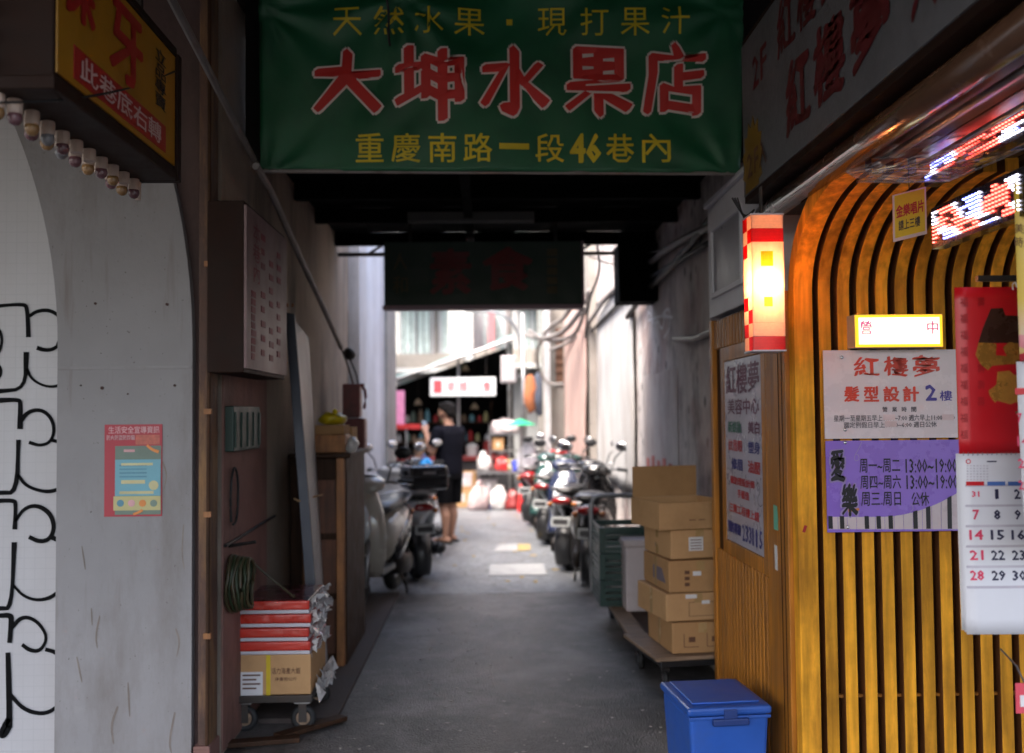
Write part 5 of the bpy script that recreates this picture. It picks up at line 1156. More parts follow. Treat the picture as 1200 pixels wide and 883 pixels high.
# ================================================================ SCOOTERS
def arc_fender(R0, w_, a0, a1, cy, cz, n=14):
    b_ = B(); rows = []
    for i in range(n + 1):
        a = R(a0 + (a1 - a0) * i / n); row = []
        for u, dr in ((-1, -.03), (-.8, .0), (0, .012), (.8, .0), (1, -.03)):
            r_ = R0 + dr; row.append(b_.bm.verts.new((u * w_, cy + r_ * math.cos(a), cz + r_ * math.sin(a))))
        rows.append(row)
    for A, C in zip(rows, rows[1:]):
        for k in range(4): b_.bm.faces.new((A[k], A[k + 1], C[k + 1], C[k]))
    return b_
def paint(name, c): return M('paint_' + name, c, rough=.22, var=.08, coat=.7, dirt=tuple(x * .55 + .02 for x in c), dscale=4, damt=.4)
def scooter(loc, rz, label, body, panel_, seat='black_plastic', top_box=False, steer=8.0, cover=None, group='scooters parked along the alley'):
    t = thing('parked_scooter', label, 'scooter', loc, rz, group)
    bp, blk, ch = paint(*body), MATS['black_plastic'], MATS['chrome']; pp_ = paint(*panel_)
    def d(b_, n, m, par=t, smooth=True, **k): return b_.done(n, m, par, local=True, smooth=smooth, **k)
    for y in (-.62, .63):
        w_ = d(B().torus((0, y, .235), .182, .052, 'x', 30, 10, 1.05), 'wheel', MATS['black_rubber'])
        d(B().cyl((-.035, y, .235), (.035, y, .235), .125, n=20).torus((0, y, .235), .14, .016, 'x', 24, 6), 'rim', MATS['steel'], w_, smooth=False)
    d(arc_fender(.265, .075, 10, 165, .63, .235), 'front_fender', bp, solid=.006)
    d(arc_fender(.275, .085, 60, 215, -.62, .235), 'rear_fender', blk, solid=.006)
    for x in (-.075, .075): d(B().tube([(x, .63, .235), (x, .52, .5), (x * .8, .46, .66)], .018), 'fork_leg', MATS['steel'])
    d(B().loft([(.27, 0, .33, .14, .04), (.42, 0, .40, .19, .05), (.62, 0, .44, .20, .07), (.80, 0, .42, .18, .09), (.93, 0, .36, .12, .08), (.98, 0, .33, .08, .06)], axis='z'), 'leg_shield', bp)
    d(B().loft([(.56, 0, .515, .05, .01), (.66, 0, .53, .10, .02), (.78, 0, .515, .085, .02), (.86, 0, .48, .04, .015)], axis='z', n=14), 'headlight', M('lamp_glass', (.7, .72, .75), rough=.08, coat=.8, var=.03))
    d(B().box(-.15, .15, -.12, .36, .27, .325), 'floorboard', blk, smooth=False, bevel=.02)
    d(B().loft([(-.90, 0, .73, .05, .035), (-.80, 0, .71, .115, .075), (-.60, 0, .66, .165, .125), (-.35, 0, .60, .175, .16), (-.15, 0, .53, .16, .18), (-.08, 0, .47, .13, .16)]), 'body_shell', bp)
    for s in (-1, 1):
        d(B().loft([(-.82, s * .11, .68, .03, .04), (-.62, s * .15, .61, .04, .085), (-.38, s * .165, .52, .04, .11), (-.2, s * .15, .44, .035, .10), (-.12, s * .13, .40, .02, .06)], n=12), 'side_panel', pp_)
    d(B().loft([(-.80, 0, .815, .08, .025), (-.70, 0, .83, .125, .045), (-.48, 0, .825, .145, .055), (-.30, 0, .795, .145, .05), (-.12, 0, .785, .12, .05), (-.03, 0, .755, .08, .04)]), 'seat', MATS[seat])
    d(B().tube([(-.12, -.55, .80), (-.14, -.75, .84), (-.1, -.92, .86), (.1, -.92, .86), (.14, -.75, .84), (.12, -.55, .80)], .013, smooth=2), 'grab_rail', MATS['steel'])
    d(B().loft([(-.925, 0, .725, .085, .03), (-.90, 0, .725, .10, .04), (-.86, 0, .72, .10, .04)], n=14), 'tail_light', M('tail_red', (.22, .008, .008), rough=.12, coat=.7))
    for s in (-1, 1): d(B().ball((s * .125, -.86, .69), (.03, .03, .028), 10, 8), 'indicator', M('indicator_amber', (.28, .08, .01), rough=.15, coat=.5))
    p_ = d(B().obox((0, -.93, .52), (.2, .006, .10), (-14, 0, 0)), 'number_plate', M('plate_grey', (.25, .26, .26), rough=.5), smooth=False); d(B().obox((0, -.935, .52), (.15, .004, .05), (-14, 0, 0)), 'plate_print', MATS['ink_black'], p_, smooth=False)
    d(B().loft([(-.78, -.12, .26, .03, .07), (-.62, -.13, .25, .05, .09), (-.40, -.12, .28, .06, .10), (-.18, -.08, .30, .07, .09)], n=12), 'engine_case', MATS['dark_steel'])
    d(B().cyl((.15, -.38, .25), (.17, -.88, .33), .055, .05, n=16), 'exhaust', MATS['black_plastic']); d(B().obox((.205, -.62, .30), (.01, .34, .08), (9, 0, 0)), 'heat_shield', ch, smooth=False, bevel=.01)
    d(B().tube([(-.13, -.30, .22), (-.17, -.38, .10), (-.17, -.44, .012)], .012), 'stand_leg', MATS['dark_steel']); d(B().tube([(.13, -.30, .22), (.17, -.38, .10), (.17, -.44, .012)], .012), 'stand_leg', MATS['dark_steel'])
    rot = Matrix.Translation((0, .36, 0)) @ Matrix.Rotation(R(steer), 4, 'Z') @ Matrix.Translation((0, -.36, 0))
    def h(b_, n, m, par=t, **k):
        bmesh.ops.transform(b_.bm, matrix=rot, verts=b_.bm.verts[:]); return d(b_, n, m, par, **k)
    h(B().loft([(.20, 0, 1.02, .05, .03), (.27, 0, 1.03, .15, .055), (.34, 0, 1.01, .17, .06), (.41, 0, .98, .10, .045)], n=16), 'handlebar_cowl', bp)
    h(B().loft([(.205, 0, 1.055, .07, .015), (.26, 0, 1.075, .09, .02), (.31, 0, 1.07, .07, .015)], n=12), 'speedometer', MATS['black_gloss'])
    for s in (-1, 1):
        h(B().tube([(s * .13, .29, 1.03), (s * .24, .27, 1.04), (s * .36, .22, 1.03)], .012), 'handlebar', MATS['steel'])
        h(B().cyl((s * .25, .265, 1.04), (s * .37, .215, 1.03), .019, n=12), 'grip', MATS['black_rubber'])
        h(B().tube([(s * .20, .31, 1.03), (s * .30, .30, 1.02), (s * .37, .26, 1.01)], .006, n=6), 'brake_lever', ch)
        m_ = h(B().ball((s * .30, .27, 1.27), (.075, .018, .05), 14, 10), 'mirror', blk); h(B().ball((s * .30, .258, 1.27), (.066, .010, .042), 14, 8), 'mirror_glass', ch, m_)
        h(B().tube([(s * .18, .30, 1.05), (s * .21, .30, 1.15), (s * .30, .275, 1.235)], .007, n=6), 'mirror_stalk', blk)
    if top_box:
        tb = d(B().box(-.20, .20, -1.08, -.72, .90, 1.13), 'top_box', MATS['black_gloss'], smooth=False, bevel=.04)
        d(B().box(-.21, .21, -1.09, -.71, 1.02, 1.035), 'box_seam', blk, tb, smooth=False, bevel=.004); d(B().box(-.06, .06, -1.096, -1.078, 1.05, 1.075), 'badge', ch, tb, smooth=False)
        d(B().box(-.1, .1, -1.0, -.74, .865, .90), 'box_bracket', MATS['steel'], tb, smooth=False)
    return t
silver, black, dgreen, navy, white, beige, red_ = ('silver', (.60, .61, .63)), ('black', (.012, .012, .014)), ('dark_green', (.012, .05, .045)), ('navy', (.014, .02, .05)), ('white', (.6, .6, .6)), ('beige', (.42, .38, .33)), ('red', (.38, .012, .015))
p = P(489, 686, z=0)
scooter((-.95, 8.5, .034), 172, 'beige scooter facing the viewer, half hidden by the leaning grey boards', beige, black, steer=-6)
scooter((p.x - .24, p.y + .88, .006), 20, 'silver and black scooter with a black top box behind the beige scooter', silver, silver, top_box=True, steer=5)
scooter((-.86, 11.9, .006), 10, 'black scooter with blue bag parked ahead of the silver one near the man', black, white, steer=20)
RS = [((1.07, 9.95), -10, 'black scooter with beige side panels parked next to the green crates', black, beige, -12), ((1.05, 10.95), -20, 'black scooter with silver panels, second along the scuffed wall from the crates', black, silver, 14),
      ((1.03, 12.0), 160, 'navy scooter turned to face the viewer, third along the wall from the crates', navy, silver, 10), ((1.02, 13.0), -24, 'dark green and white scooter, fourth along the wall from the crates', dgreen, white, -20),
      ((1.0, 14.0), 154, 'dark green scooter with silver panels facing the viewer below the pink sheet', dgreen, silver, 12), ((.97, 15.1), -28, 'red scooter farthest along the wall near the goods', red_, black, 8)]
for (x, y), rz, lab, b1, b2, stx in RS: scooter((x, y, .006), rz, lab, b1, b2, steer=stx)
bb = thing('blue_bag', 'bright blue plastic bag hung on the scooter beside the man', 'bag', (-.62, 11.7, .75))
p = P(500, 552, y=11.6)
b_ = B(); b_.ball((p.x, 11.6, p.z), (.09, .07, .15), 16, 12)
for v in b_.bm.verts: v.co += noise.noise_vector(v.co * 14) * .035
b_.done('bag', M('bag_blue', (.01, .25, .62), rough=.35, var=.15), bb, smooth=True); B().tube([(p.x, 11.6, p.z + .13), (p.x - .03, 11.62, p.z + .2), (p.x - .06, 11.62, p.z + .13)], .006).done('handle', MATS['bag_blue'], bb)
wb2 = thing('plastic_bag', 'white plastic bag hanging under the blue bag on the scooter', 'plastic bag', (-.66, 11.4, .5)); p = P(492, 585, y=11.4)
b_ = B(); b_.ball((p.x, 11.4, p.z), (.09, .07, .19), 16, 12)
for v in b_.bm.verts: v.co += noise.noise_vector(v.co * 14) * .04
b_.done('bag', MATS['wrap_white'], wb2, smooth=True); B().tube([(p.x, 11.4, p.z + .16), (p.x - .02, 11.42, p.z + .3), (p.x - .05, 11.42, p.z + .16)], .006).done('handle', MATS['wrap_white'], wb2)
# ================================================================ THE MAN WITH THE PHONE
def cap(b_, p, q, r0, r1): b_.cyl(p, q, r0, r1, n=14); b_.ball(p, r0, 12, 8); b_.ball(q, r1, 12, 8); return b_
def fuse(b_, name, m, parent, voxel, smooth=4):
    """one continuous skin round the limbs"""
    me = bpy.data.meshes.new(name); b_.bm.to_mesh(me); b_.bm.free()
    o = bpy.data.objects.new(name, me); COL.objects.link(o)
    q = o.modifiers.new('r', 'REMESH'); q.mode = 'VOXEL'; q.voxel_size = voxel
    if smooth: q = o.modifiers.new('s', 'SMOOTH'); q.iterations = smooth; q.factor = .5
    dg = bpy.context.evaluated_depsgraph_get(); me2 = bpy.data.meshes.new_from_object(o.evaluated_get(dg))
    o.modifiers.clear(); o.data = me2; me2.name = name; bpy.data.meshes.remove(me)
    me2.materials.clear(); me2.materials.append(m)
    for p in me2.polygons: p.use_smooth = True
    o.parent = parent; return o
mp_ = P(527, 636, z=.006)
man = thing('person', 'person in navy t-shirt and black shorts standing and looking at a phone', 'person', (mp_.x, mp_.y, .006), 52)
man.scale = (1.12, 1.12, 1.0)
skin = M('skin', (.36, .19, .125), rough=.55, var=.08, scale=5)
b_ = B()
for s, ky, ay in ((-1, .015, -.02), (1, .05, .06)):
    cap(b_, (s * .085, 0, .90), (s * .095, ky, .49), .085, .056); cap(b_, (s * .095, ky, .49), (s * .10, (ky + ay) / 2 - .025, .34), .056, .055)
    cap(b_, (s * .10, (ky + ay) / 2 - .025, .34), (s * .10, ay, .09), .055, .036)
    cap(b_, (s * .10, ay - .045, .045), (s * .105, ay + .05, .05), .034, .034); cap(b_, (s * .105, ay + .05, .05), (s * .115, ay + .15, .032), .034, .024)
    for k in range(5): cap(b_, (s * (.085 + .014 * k), ay + .14, .03), (s * (.085 + .016 * k), ay + .185 - .008 * k, .026), .011, .010)
b_.loft([(.84, 0, 0, .15, .10), (1.0, 0, .0, .145, .10), (1.2, 0, .0, .155, .105), (1.36, 0, 0, .175, .10), (1.44, 0, -.01, .13, .075), (1.49, 0, -.005, .06, .055)], axis='z', n=24)
cap(b_, (0, -.005, 1.46), (0, .03, 1.56), .055, .052)
b_.ball((0, .035, 1.655), (.074, .092, .10), 20, 14, (-14, 0, 0)); b_.ball((0, .07, 1.60), (.055, .06, .055), 16, 10); b_.ball((0, .112, 1.565), (.024, .02, .018), 10, 8)
cap(b_, (0, .128, 1.655), (0, .143, 1.622), .009, .013); b_.ball((0, .125, 1.595), (.022, .012, .008), 10, 6)
for s in (-1, 1): b_.ball((s * .076, .03, 1.64), (.010, .020, .032), 10, 8); b_.ball((s * .03, .118, 1.672), (.022, .012, .007), 10, 6); b_.ball((s * .045, .10, 1.62), (.02, .02, .02), 10, 6)
arms = {-1: ((-.185, 0, 1.40), (-.225, .06, 1.14), (-.06, .30, 1.40)), 1: ((.185, 0, 1.40), (.23, .05, 1.14), (.07, .27, 1.32))}
for s, (sh, el, wr_) in arms.items():
    cap(b_, sh, el, .052, .041); cap(b_, el, Vector(el).lerp(Vector(wr_), .4), .041, .038); cap(b_, Vector(el).lerp(Vector(wr_), .4), wr_, .038, .026)
    W = Vector(wr_); dr = (W - Vector(el)).normalized(); sd_ = Vector((0, 0, 1)).cross(dr).normalized(); pc = W + dr * .055
    for k in range(4): cap(b_, W + sd_ * (.007 * (k - 1.5)), pc + dr * .03 + sd_ * (.019 * (k - 1.5)), .017, .013)
    for k in range(4):      # fingers, unequal and curled round the phone
        r0 = pc + dr * .03 + sd_ * (.019 * (k - 1.5)); l = (.036, .042, .039, .030)[k]; inn = Vector((-s * .8, .25, .1))
        j1 = r0 + (dr * .75 + inn * .45).normalized() * l; j2 = j1 + (dr * .2 + inn).normalized() * l * .75; j3 = j2 + (inn - dr * .3).normalized() * l * .5
        cap(b_, r0, j1, .0095, .009); cap(b_, j1, j2, .009, .0085); cap(b_, j2, j3, .0085, .0075)
    tb0 = W + dr * .02 - sd_ * (.022 * -s); tb1 = tb0 + (dr * .8 + Vector((-s * .3, -.3, .4))).normalized() * .04; tb2 = tb1 + (dr + Vector((-s * .5, 0, .1))).normalized() * .032
    cap(b_, tb0, tb1, .014, .011); cap(b_, tb1, tb2, .011, .009)
fuse(b_, 'body', skin, man, .0075, 3)
b_ = B()
b_.loft([(.86, 0, -.005, .165, .125), (.95, 0, 0, .172, .13), (1.1, 0, .005, .172, .13), (1.25, 0, .0, .185, .13), (1.38, 0, -.005, .20, .118), (1.445, 0, -.012, .15, .09), (1.485, 0, -.005, .075, .068)], axis='z', n=28)
for s in (-1, 1):
    sh, el = Vector(arms[s][0]), Vector(arms[s][1]); b_.cyl(sh, sh.lerp(el, .68), .074, .076, n=16); b_.ball(sh, .074, 14, 10)
fuse(b_, 'shirt', M('cloth_navy', (.007, .0075, .013), spec=.1, rough=.9, var=.25, bump=.2, bscale=30), man, .011, 3)
b_ = B(); b_.loft([(.80, 0, 0, .165, .125), (.90, 0, 0, .165, .125), (.99, 0, 0, .155, .115)], axis='z', n=24)
for s, ky in ((-1, .01), (1, .035)): b_.cyl((s * .09, 0, .88), (s * .105, ky, .50), .10, .098, n=18); b_.ball((s * .09, 0, .86), .10, 14, 10)
fuse(b_, 'shorts', M('cloth_black', (.004, .004, .005), spec=.1, rough=.9, var=.25, bump=.2, bscale=30), man, .011, 2)
b_ = B(); b_.ball((0, .016, 1.69), (.088, .102, .092), 22, 14, (-14, 0, 0)); b_.ball((0, -.035, 1.64), (.072, .05, .07), 16, 10)
for k in range(40):
    a_ = rnd.uniform(0, 6.28); p_ = Vector((.07 * math.cos(a_), .02 + .085 * math.sin(a_), 1.70 + .05 * rnd.random())); b_.ball(p_, (.018, .02, .016), 8, 6)
hr = fuse(b_, 'hair', M('hair_black', (.008, .007, .007), rough=.85, var=.3, spec=.2, bump=.5, bscale=90), man, .008, 1)
hv = [v for v in hr.data.vertices if v.co.y > .075 and v.co.z < 1.70]
for v in hv: v.co.y = .075 + (v.co.y - .075) * .1
for s, ay in ((-1, -.02), (1, .06)):
    sn = B().loft([(-.09, s * .105, .012, .035, .012), (0, s * .105, .012, .036, .012), (.1, s * .11, .012, .045, .012), (.2, s * .115, .012, .04, .010)], n=14)
    bmesh.ops.translate(sn.bm, vec=(0, ay, 0), verts=sn.bm.verts[:]); so = sn.done('sandal', MATS['black_rubber'], man, local=True, smooth=True)
    B().tube([(s * .07, ay + .06, .02), (s * .085, ay + .07, .075), (s * .105, ay + .08, .09), (s * .13, ay + .07, .07), (s * .148, ay + .06, .02)], .012, smooth=1).done('strap', MATS['black_rubber'], so, local=True)
T = wloc(man); pc_ = T @ Vector((.005, .365, 1.47))
ph = thing('smartphone', 'dark smartphone held up in front of the person', 'phone', pc_)
Mp = T @ Matrix.Translation((.005, .365, 1.47)) @ Matrix.Rotation(R(-18), 4, 'X')
B().box(-.037, .037, -.004, .004, -.075, .075, Mp).done('body', MATS['black_gloss'], ph, bevel=.003)
B().box(-.034, .034, -.0052, -.0042, -.07, .07, Mp).done('screen', M('phone_screen', (.02, .02, .025), rough=.1, emit=(.6, .75, 1), estr=.08), ph)

# ================================================================ FAR END
YM = 19.5
stl = thing('market_stall', 'dark food stall under a sloping tarpaulin roof at the alley end', 'stall', (-.6, YM + 2, 0))
A, C = P(440, 452, y=YM), P(602, 396, y=YM)
tarp = M('tarp_teal', (.35, .62, .60), rough=.5, var=.1)
def tf(u, v): return (A.x + (C.x - A.x) * u, YM - .3 + 4.5 * v, A.z + (C.z - A.z) * u + .25 * v + .03 * math.sin(u * 15) * (1 - v))
B().grid(tf, 30, 10).done('tarpaulin', tarp, stl, smooth=True, solid=.03)
B().cyl((A.x, YM - .28, A.z - .03), (C.x, YM - .28, C.z - .03), .03, n=8).done('roof_bar', MATS['steel'], stl)
for x in (A.x + .3, -.55, C.x - .1): B().cyl((x, YM, 0), (x, YM, A.z + (C.z - A.z) * (x - A.x) / (C.x - A.x) - .05), .03, n=10).done('post', MATS['steel'], stl)
B().prism([(A.x, YM + 4.1, 0), (C.x - .05, YM + 4.1, 0), (C.x - .05, YM + 4.1, C.z + .1), (A.x, YM + 4.1, A.z + .1)], (0, .08, 0)).done('back_wall', MATS['dark_ceiling'], stl)
B().box(C.x - .06, C.x - .02, YM + .1, YM + 4.1, 0, C.z - .1).done('side_wall', MATS['dark_ceiling'], stl)
B().box(A.x, C.x, YM + .3, YM + .9, .72, .8).done('counter', M('counter_red', (.2, .02, .02), rough=.4, var=.2), stl, bevel=.01)
B().box(A.x + .02, C.x - .02, YM + .36, YM + .86, .0, .719).done('counter_front', M('counter_dark', (.03, .028, .03), rough=.5, var=.4, scale=3), stl)
for x, h, m in ((-1.35, .35, 'pale_wood'), (-1.0, .22, 'steel'), (-.72, .4, 'notice_yellow'), (-.3, .25, 'wrap_white'), (.05, .3, 'counter_red'), (.3, .2, 'steel')):
    t = thing('stall_pot', {'pale_wood': 'tan steamer on the stall counter', 'steel': 'metal pot on the stall counter' if x < 0 else 'low metal pot at the stall counter end by the pole', 'notice_yellow': 'tall yellow tin on the stall counter behind the man', 'wrap_white': 'white lidded tub on the stall counter', 'counter_red': 'red tub on the stall counter'}[m], 'pot', (x, YM + .6, .8))
    B().loft([(.803, x, YM + .6, .11, .11), (.803 + h * .8, x, YM + .6, .13, .13)], axis='z', n=18, e=2).done('pot', MATS[m], t, smooth=False)
    B().loft([(.804 + h * .8, x, YM + .6, .135, .135), (.803 + h, x, YM + .6, .05, .05)], axis='z', n=18, e=2).done('lid', MATS[m], t)
ls2 = thing('stall_lightbox', 'white lightbox with red writing under the stall roof', 'sign', (-.4, YM - .1, 2.0))
a, b = P(504, 443, y=YM - .2), P(581, 464, y=YM - .2)
B().box(a.x, b.x, YM - .2, YM - .05, b.z, a.z).done('casing', M('lightbox_white', (.75, .75, .75), rough=.4, emit=(.95, .97, 1), estr=.05), ls2, bevel=.01)
lr = M('lightbox_red', (.6, .05, .06), rough=.5, emit=(1, .12, .14), estr=.06)
panel(508, 446, 518, 461, YM - .202, lr, ls2, 'emblem', .004)
for k, s in enumerate('羊城小食'): ftext(s, lr, ls2, 523 + k * 14, 447, 534 + k * 14, 460, YM - .206, bold=.02)
for k in (-1, 1): B().cyl(((a.x + b.x) / 2 + k * .45, YM - .12, a.z), ((a.x + b.x) / 2 + k * .45, YM - .12, a.z + .35 + .2 * k), .012, n=6).done('hanger', MATS['dark_steel'], ls2)
sg = thing('small_sign', 'small red and blue sign at the corner of the bluish wall', 'sign', (-1.75, YM - .6, 1.7)); a, b = P(463, 458, y=YM - .7), P(474, 500, y=YM - .7)
B().box(a.x, b.x, YM - .7, YM - .62, b.z, a.z).done('board', M('sign_pinkish', (.55, .2, .35), rough=.5), sg); B().box(a.x - .01, b.x + .3, YM - .72, YM - .62, b.z - .05, b.z + .04).done('shelf', M('plain_red', (.42, .02, .02), rough=.5), sg); B().box(b.x + .02, b.x + .05, YM - .7, YM - .65, 0, b.z - .05).done('leg', MATS['steel'], sg)

# buildings behind
bk = thing('far_building', 'bright pale apartment block with balconies beyond the stall roof', 'building', (-1, 28, 0))
B().box(-9, 7, 27, 31, 0, 12).done('wall', M('far_white', (.55, .56, .56), rough=.8, var=.1, dirt=(.5, .47, .42), dscale=.8, damt=.5, streak=4), bk)
for i, (x0, x1, z0, z1) in enumerate(((-2.3, -1.5, 3.2, 4.6), (-1.2, -.75, 3.0, 4.6), (-.1, .5, 3.1, 4.5), (.9, 1.6, 3.2, 4.6), (-2.3, -1.5, 1.2, 2.6), (1.8, 2.5, 3.1, 4.6), (-3.6, -2.7, 3.2, 4.6), (-2.2, -1.4, 5.5, 6.8), (.2, 1.0, 5.5, 6.8))):
    w_ = B().box(x0, x1, 26.94, 27.0, z0, z1).done('window', M('far_glass', (.42, .50, .50), rough=.15, var=.3), bk)
    for q in ((x0 - .06, x0, z0 - .06, z1 + .06), (x1, x1 + .06, z0 - .06, z1 + .06), (x0, x1, z1, z1 + .06), (x0, x1, z0 - .06, z0), ((x0 + x1) / 2 - .02, (x0 + x1) / 2 + .02, z0, z1)): B().box(q[0], q[1], 26.9, 26.99, q[2], q[3]).done('frame', MATS['pale_plaster'], w_)
for x0, x1, z in ((-2.6, -.6, 2.75), (-.3, 1.9, 2.85), (-2.6, -.6, 5.1)):
    bl2 = B().box(x0, x1, 26.1, 27, z, z + .12).done('balcony', MATS['far_white'], bk); B().box(x0, x1, 26.1, 26.16, z + .12, z + .5).done('parapet', MATS['cream_plaster'], bl2)
B().box(.05, .22, 26.3, 26.9, 3.0, 4.4).done('hanging_cloth', M('cloth_pinkred', (.5, .18, .2), rough=.8), bk); B().box(-1.0, -.35, 26.2, 26.9, 2.9, 4.9).done('pillar', MATS['far_white'], bk)
sd1 = thing('side_building', 'cream building on the far left behind the bluish wall', 'building', (-4, 18, 0)); B().box(-8, -2.9, 14.5, 24, 0, 7).done('wall', MATS['cream_plaster'], sd1)
for k in range(4): w_ = B().box(-2.9, -2.86, 15.5 + 2 * k, 16.6 + 2 * k, 3.2, 4.6).done('window', MATS['far_glass'], sd1)
sd2 = thing('brick_side_building', 'pale building rising behind the right end wall', 'building', (4, 22, 0)); B().box(1.35, 6, 18.2, 26, 0, 8).done('wall', MATS['cream_plaster'], sd2)
for k in range(3): w_ = B().box(1.31, 1.35, 18.9 + 2.3 * k, 20 + 2.3 * k, 2.6, 4.2).done('window', MATS['far_glass'], sd2)

for x, z in ((-1.9, 4.75), (.75, 4.6), (-.25, 2.2), (1.75, 4.75)):
    u_ = B().box(x, x + .8, 26.55, 26.98, z, z + .55).done('air_conditioner', MATS['pale_plaster'], bk, bevel=.02); B().cyl((x + .5, 26.545, z + .27), (x + .5, 26.552, z + .27), .2, n=20).done('fan_grille', MATS['dark_steel'], u_)
for x in (-1.35, .62, 1.72): B().cyl((x, 26.93, 0), (x, 26.93, 7), .05, n=8).done('drain_pipe', MATS['grey_pipe'], bk)
for k in range(5):
    x = -2.2 + .17 * k; B().cyl((x, 26.88, 3.2), (x, 26.88, 4.6), .012, n=6).done('grille_bar', MATS['dark_steel'], bk); B().cyl((x + 3.2, 26.88, 3.2), (x + 3.2, 26.88, 4.6), .012, n=6).done('grille_bar', MATS['dark_steel'], bk)
# shelves of jars inside the stall
sh_ = thing('stall_shelf', 'shelf of bottles and tins on the dim stall back by the bluish wall', 'shelf', (-1.2, YM + 1.4, .8))
jm = [MATS['wrap_white'], MATS['notice_yellow'], MATS['plain_red'], MATS['notice_blue'], MATS['pale_wood'], MATS['parasol_jar']] if 'parasol_jar' in MATS else [MATS['wrap_white'], MATS['notice_yellow'], MATS['plain_red'], MATS['notice_blue'], MATS['pale_wood'], MATS['notice_green']]
for r_, z in enumerate((1.05, 1.45)):
    B().box(-1.9, .1, YM + 1.2, YM + 1.45, z, z + .03).done('shelf_board', MATS['brown_wood'], sh_)
    for k in range(13):
        x = -1.82 + k * .15 + rnd.uniform(-.03, .03); h = rnd.uniform(.12, .28); B().loft([(z + .031, x, YM + 1.3, .045, .045), (z + .03 + h * .7, x, YM + 1.3, .045, .045), (z + .03 + h * .85, x, YM + 1.3, .02, .02), (z + .03 + h, x, YM + 1.3, .02, .02)], axis='z', n=10, e=2).done('bottle', jm[(k * 5 + r_) % 6], sh_)
for x in (-1.9, .08): B().box(x, x + .03, YM + 1.45, YM + 1.48, 0, 1.9).done('upright', MATS['brown_wood'], sh_)
for k, (px_, py_) in enumerate(((545, 430), (490, 470), (556, 475))):
    q = P(px_, py_, y=YM + .6); t = thing('hanging_lamp', ('unlit tan lamp hanging under the stall roof peak', 'unlit lamp hanging beside the stall lightbox', 'unlit lamp hanging below the stall lightbox')[k], 'lamp', q)
    B().loft([(q.z - .08, q.x, q.y, .09, .09), (q.z, q.x, q.y, .05, .05), (q.z + .04, q.x, q.y, .015, .015)], axis='z', n=14, e=2).done('shade', MATS['pale_wood'], t); B().cyl((q.x, q.y, q.z + .04), (q.x, q.y, A.z + (C.z - A.z) * (q.x - A.x) / (C.x - A.x)), .008, n=5).done('cord', MATS['dark_steel'], t)
# pole, bracket, white box, bundle
YP = 18.4
lpz = thing('street_pole', 'grey steel pole with a bent pipe arm beside the stall', 'pole', P(614, 560, y=YP)); px_ = P(614, 500, y=YP).x
lpz.location.z = 0
B().cyl((px_, YP, 0), (px_, YP, 3.5), .045, n=12).done('pole', MATS['steel'], lpz, smooth=True)
B().tube([P(612, 420, y=YP), P(608, 390, y=YP), P(596, 372, y=YP), P(575, 365, y=YP), P(545, 364, y=YP)], .03, smooth=2).done('arm', MATS['steel'], lpz, smooth=True)
B().loft([(0, px_, YP, .12, .12), (.05, px_, YP, .11, .11), (.09, px_, YP, .06, .06)], axis='z', n=14).done('base', MATS['steel'], lpz)
wbx = thing('meter_cabinet', 'white meter cabinet fixed to the pole beside the stall', 'cabinet', P(596, 448, y=YP - .1)); a, b = P(587, 417, y=YP - .1), P(605, 449, y=YP - .1)
B().box(a.x, b.x, YP - .1, YP + .05, b.z, a.z).done('case', MATS['foam_white'], wbx, bevel=.02); B().box(a.x + .02, b.x - .02, YP - .115, YP - .1, b.z + .03, a.z - .03).done('door', MATS['pale_plaster'], wbx, bevel=.005)
B().box(b.x, px_, YP - .03, YP + .03, b.z + .1, b.z + .16).done('bracket', MATS['steel'], wbx)
bn = thing('hanging_bundle', 'orange brown and navy cloth bundle hanging beside the pole', 'bundle', P(626, 490, y=17.9))
c_ = P(626, 462, y=17.9)
for dx, r_, m in ((-.07, (.12, .12, .36), M('bundle_orange', (.30, .10, .04), rough=.8, var=.2)), (.10, (.13, .13, .40), M('bundle_navy', (.05, .06, .09), rough=.8, var=.2))):
    b_ = B(); b_.ball((c_.x + dx, 17.9, c_.z), r_, 16, 12)
    for v in b_.bm.verts: v.co += noise.noise_vector(v.co * 9) * .04
    b_.done('cloth', m, bn, smooth=True)
B().cyl((c_.x, 17.9, c_.z + .3), (c_.x, 17.9, c_.z + .75), .008, n=6).done('string', MATS['dark_steel'], bn)

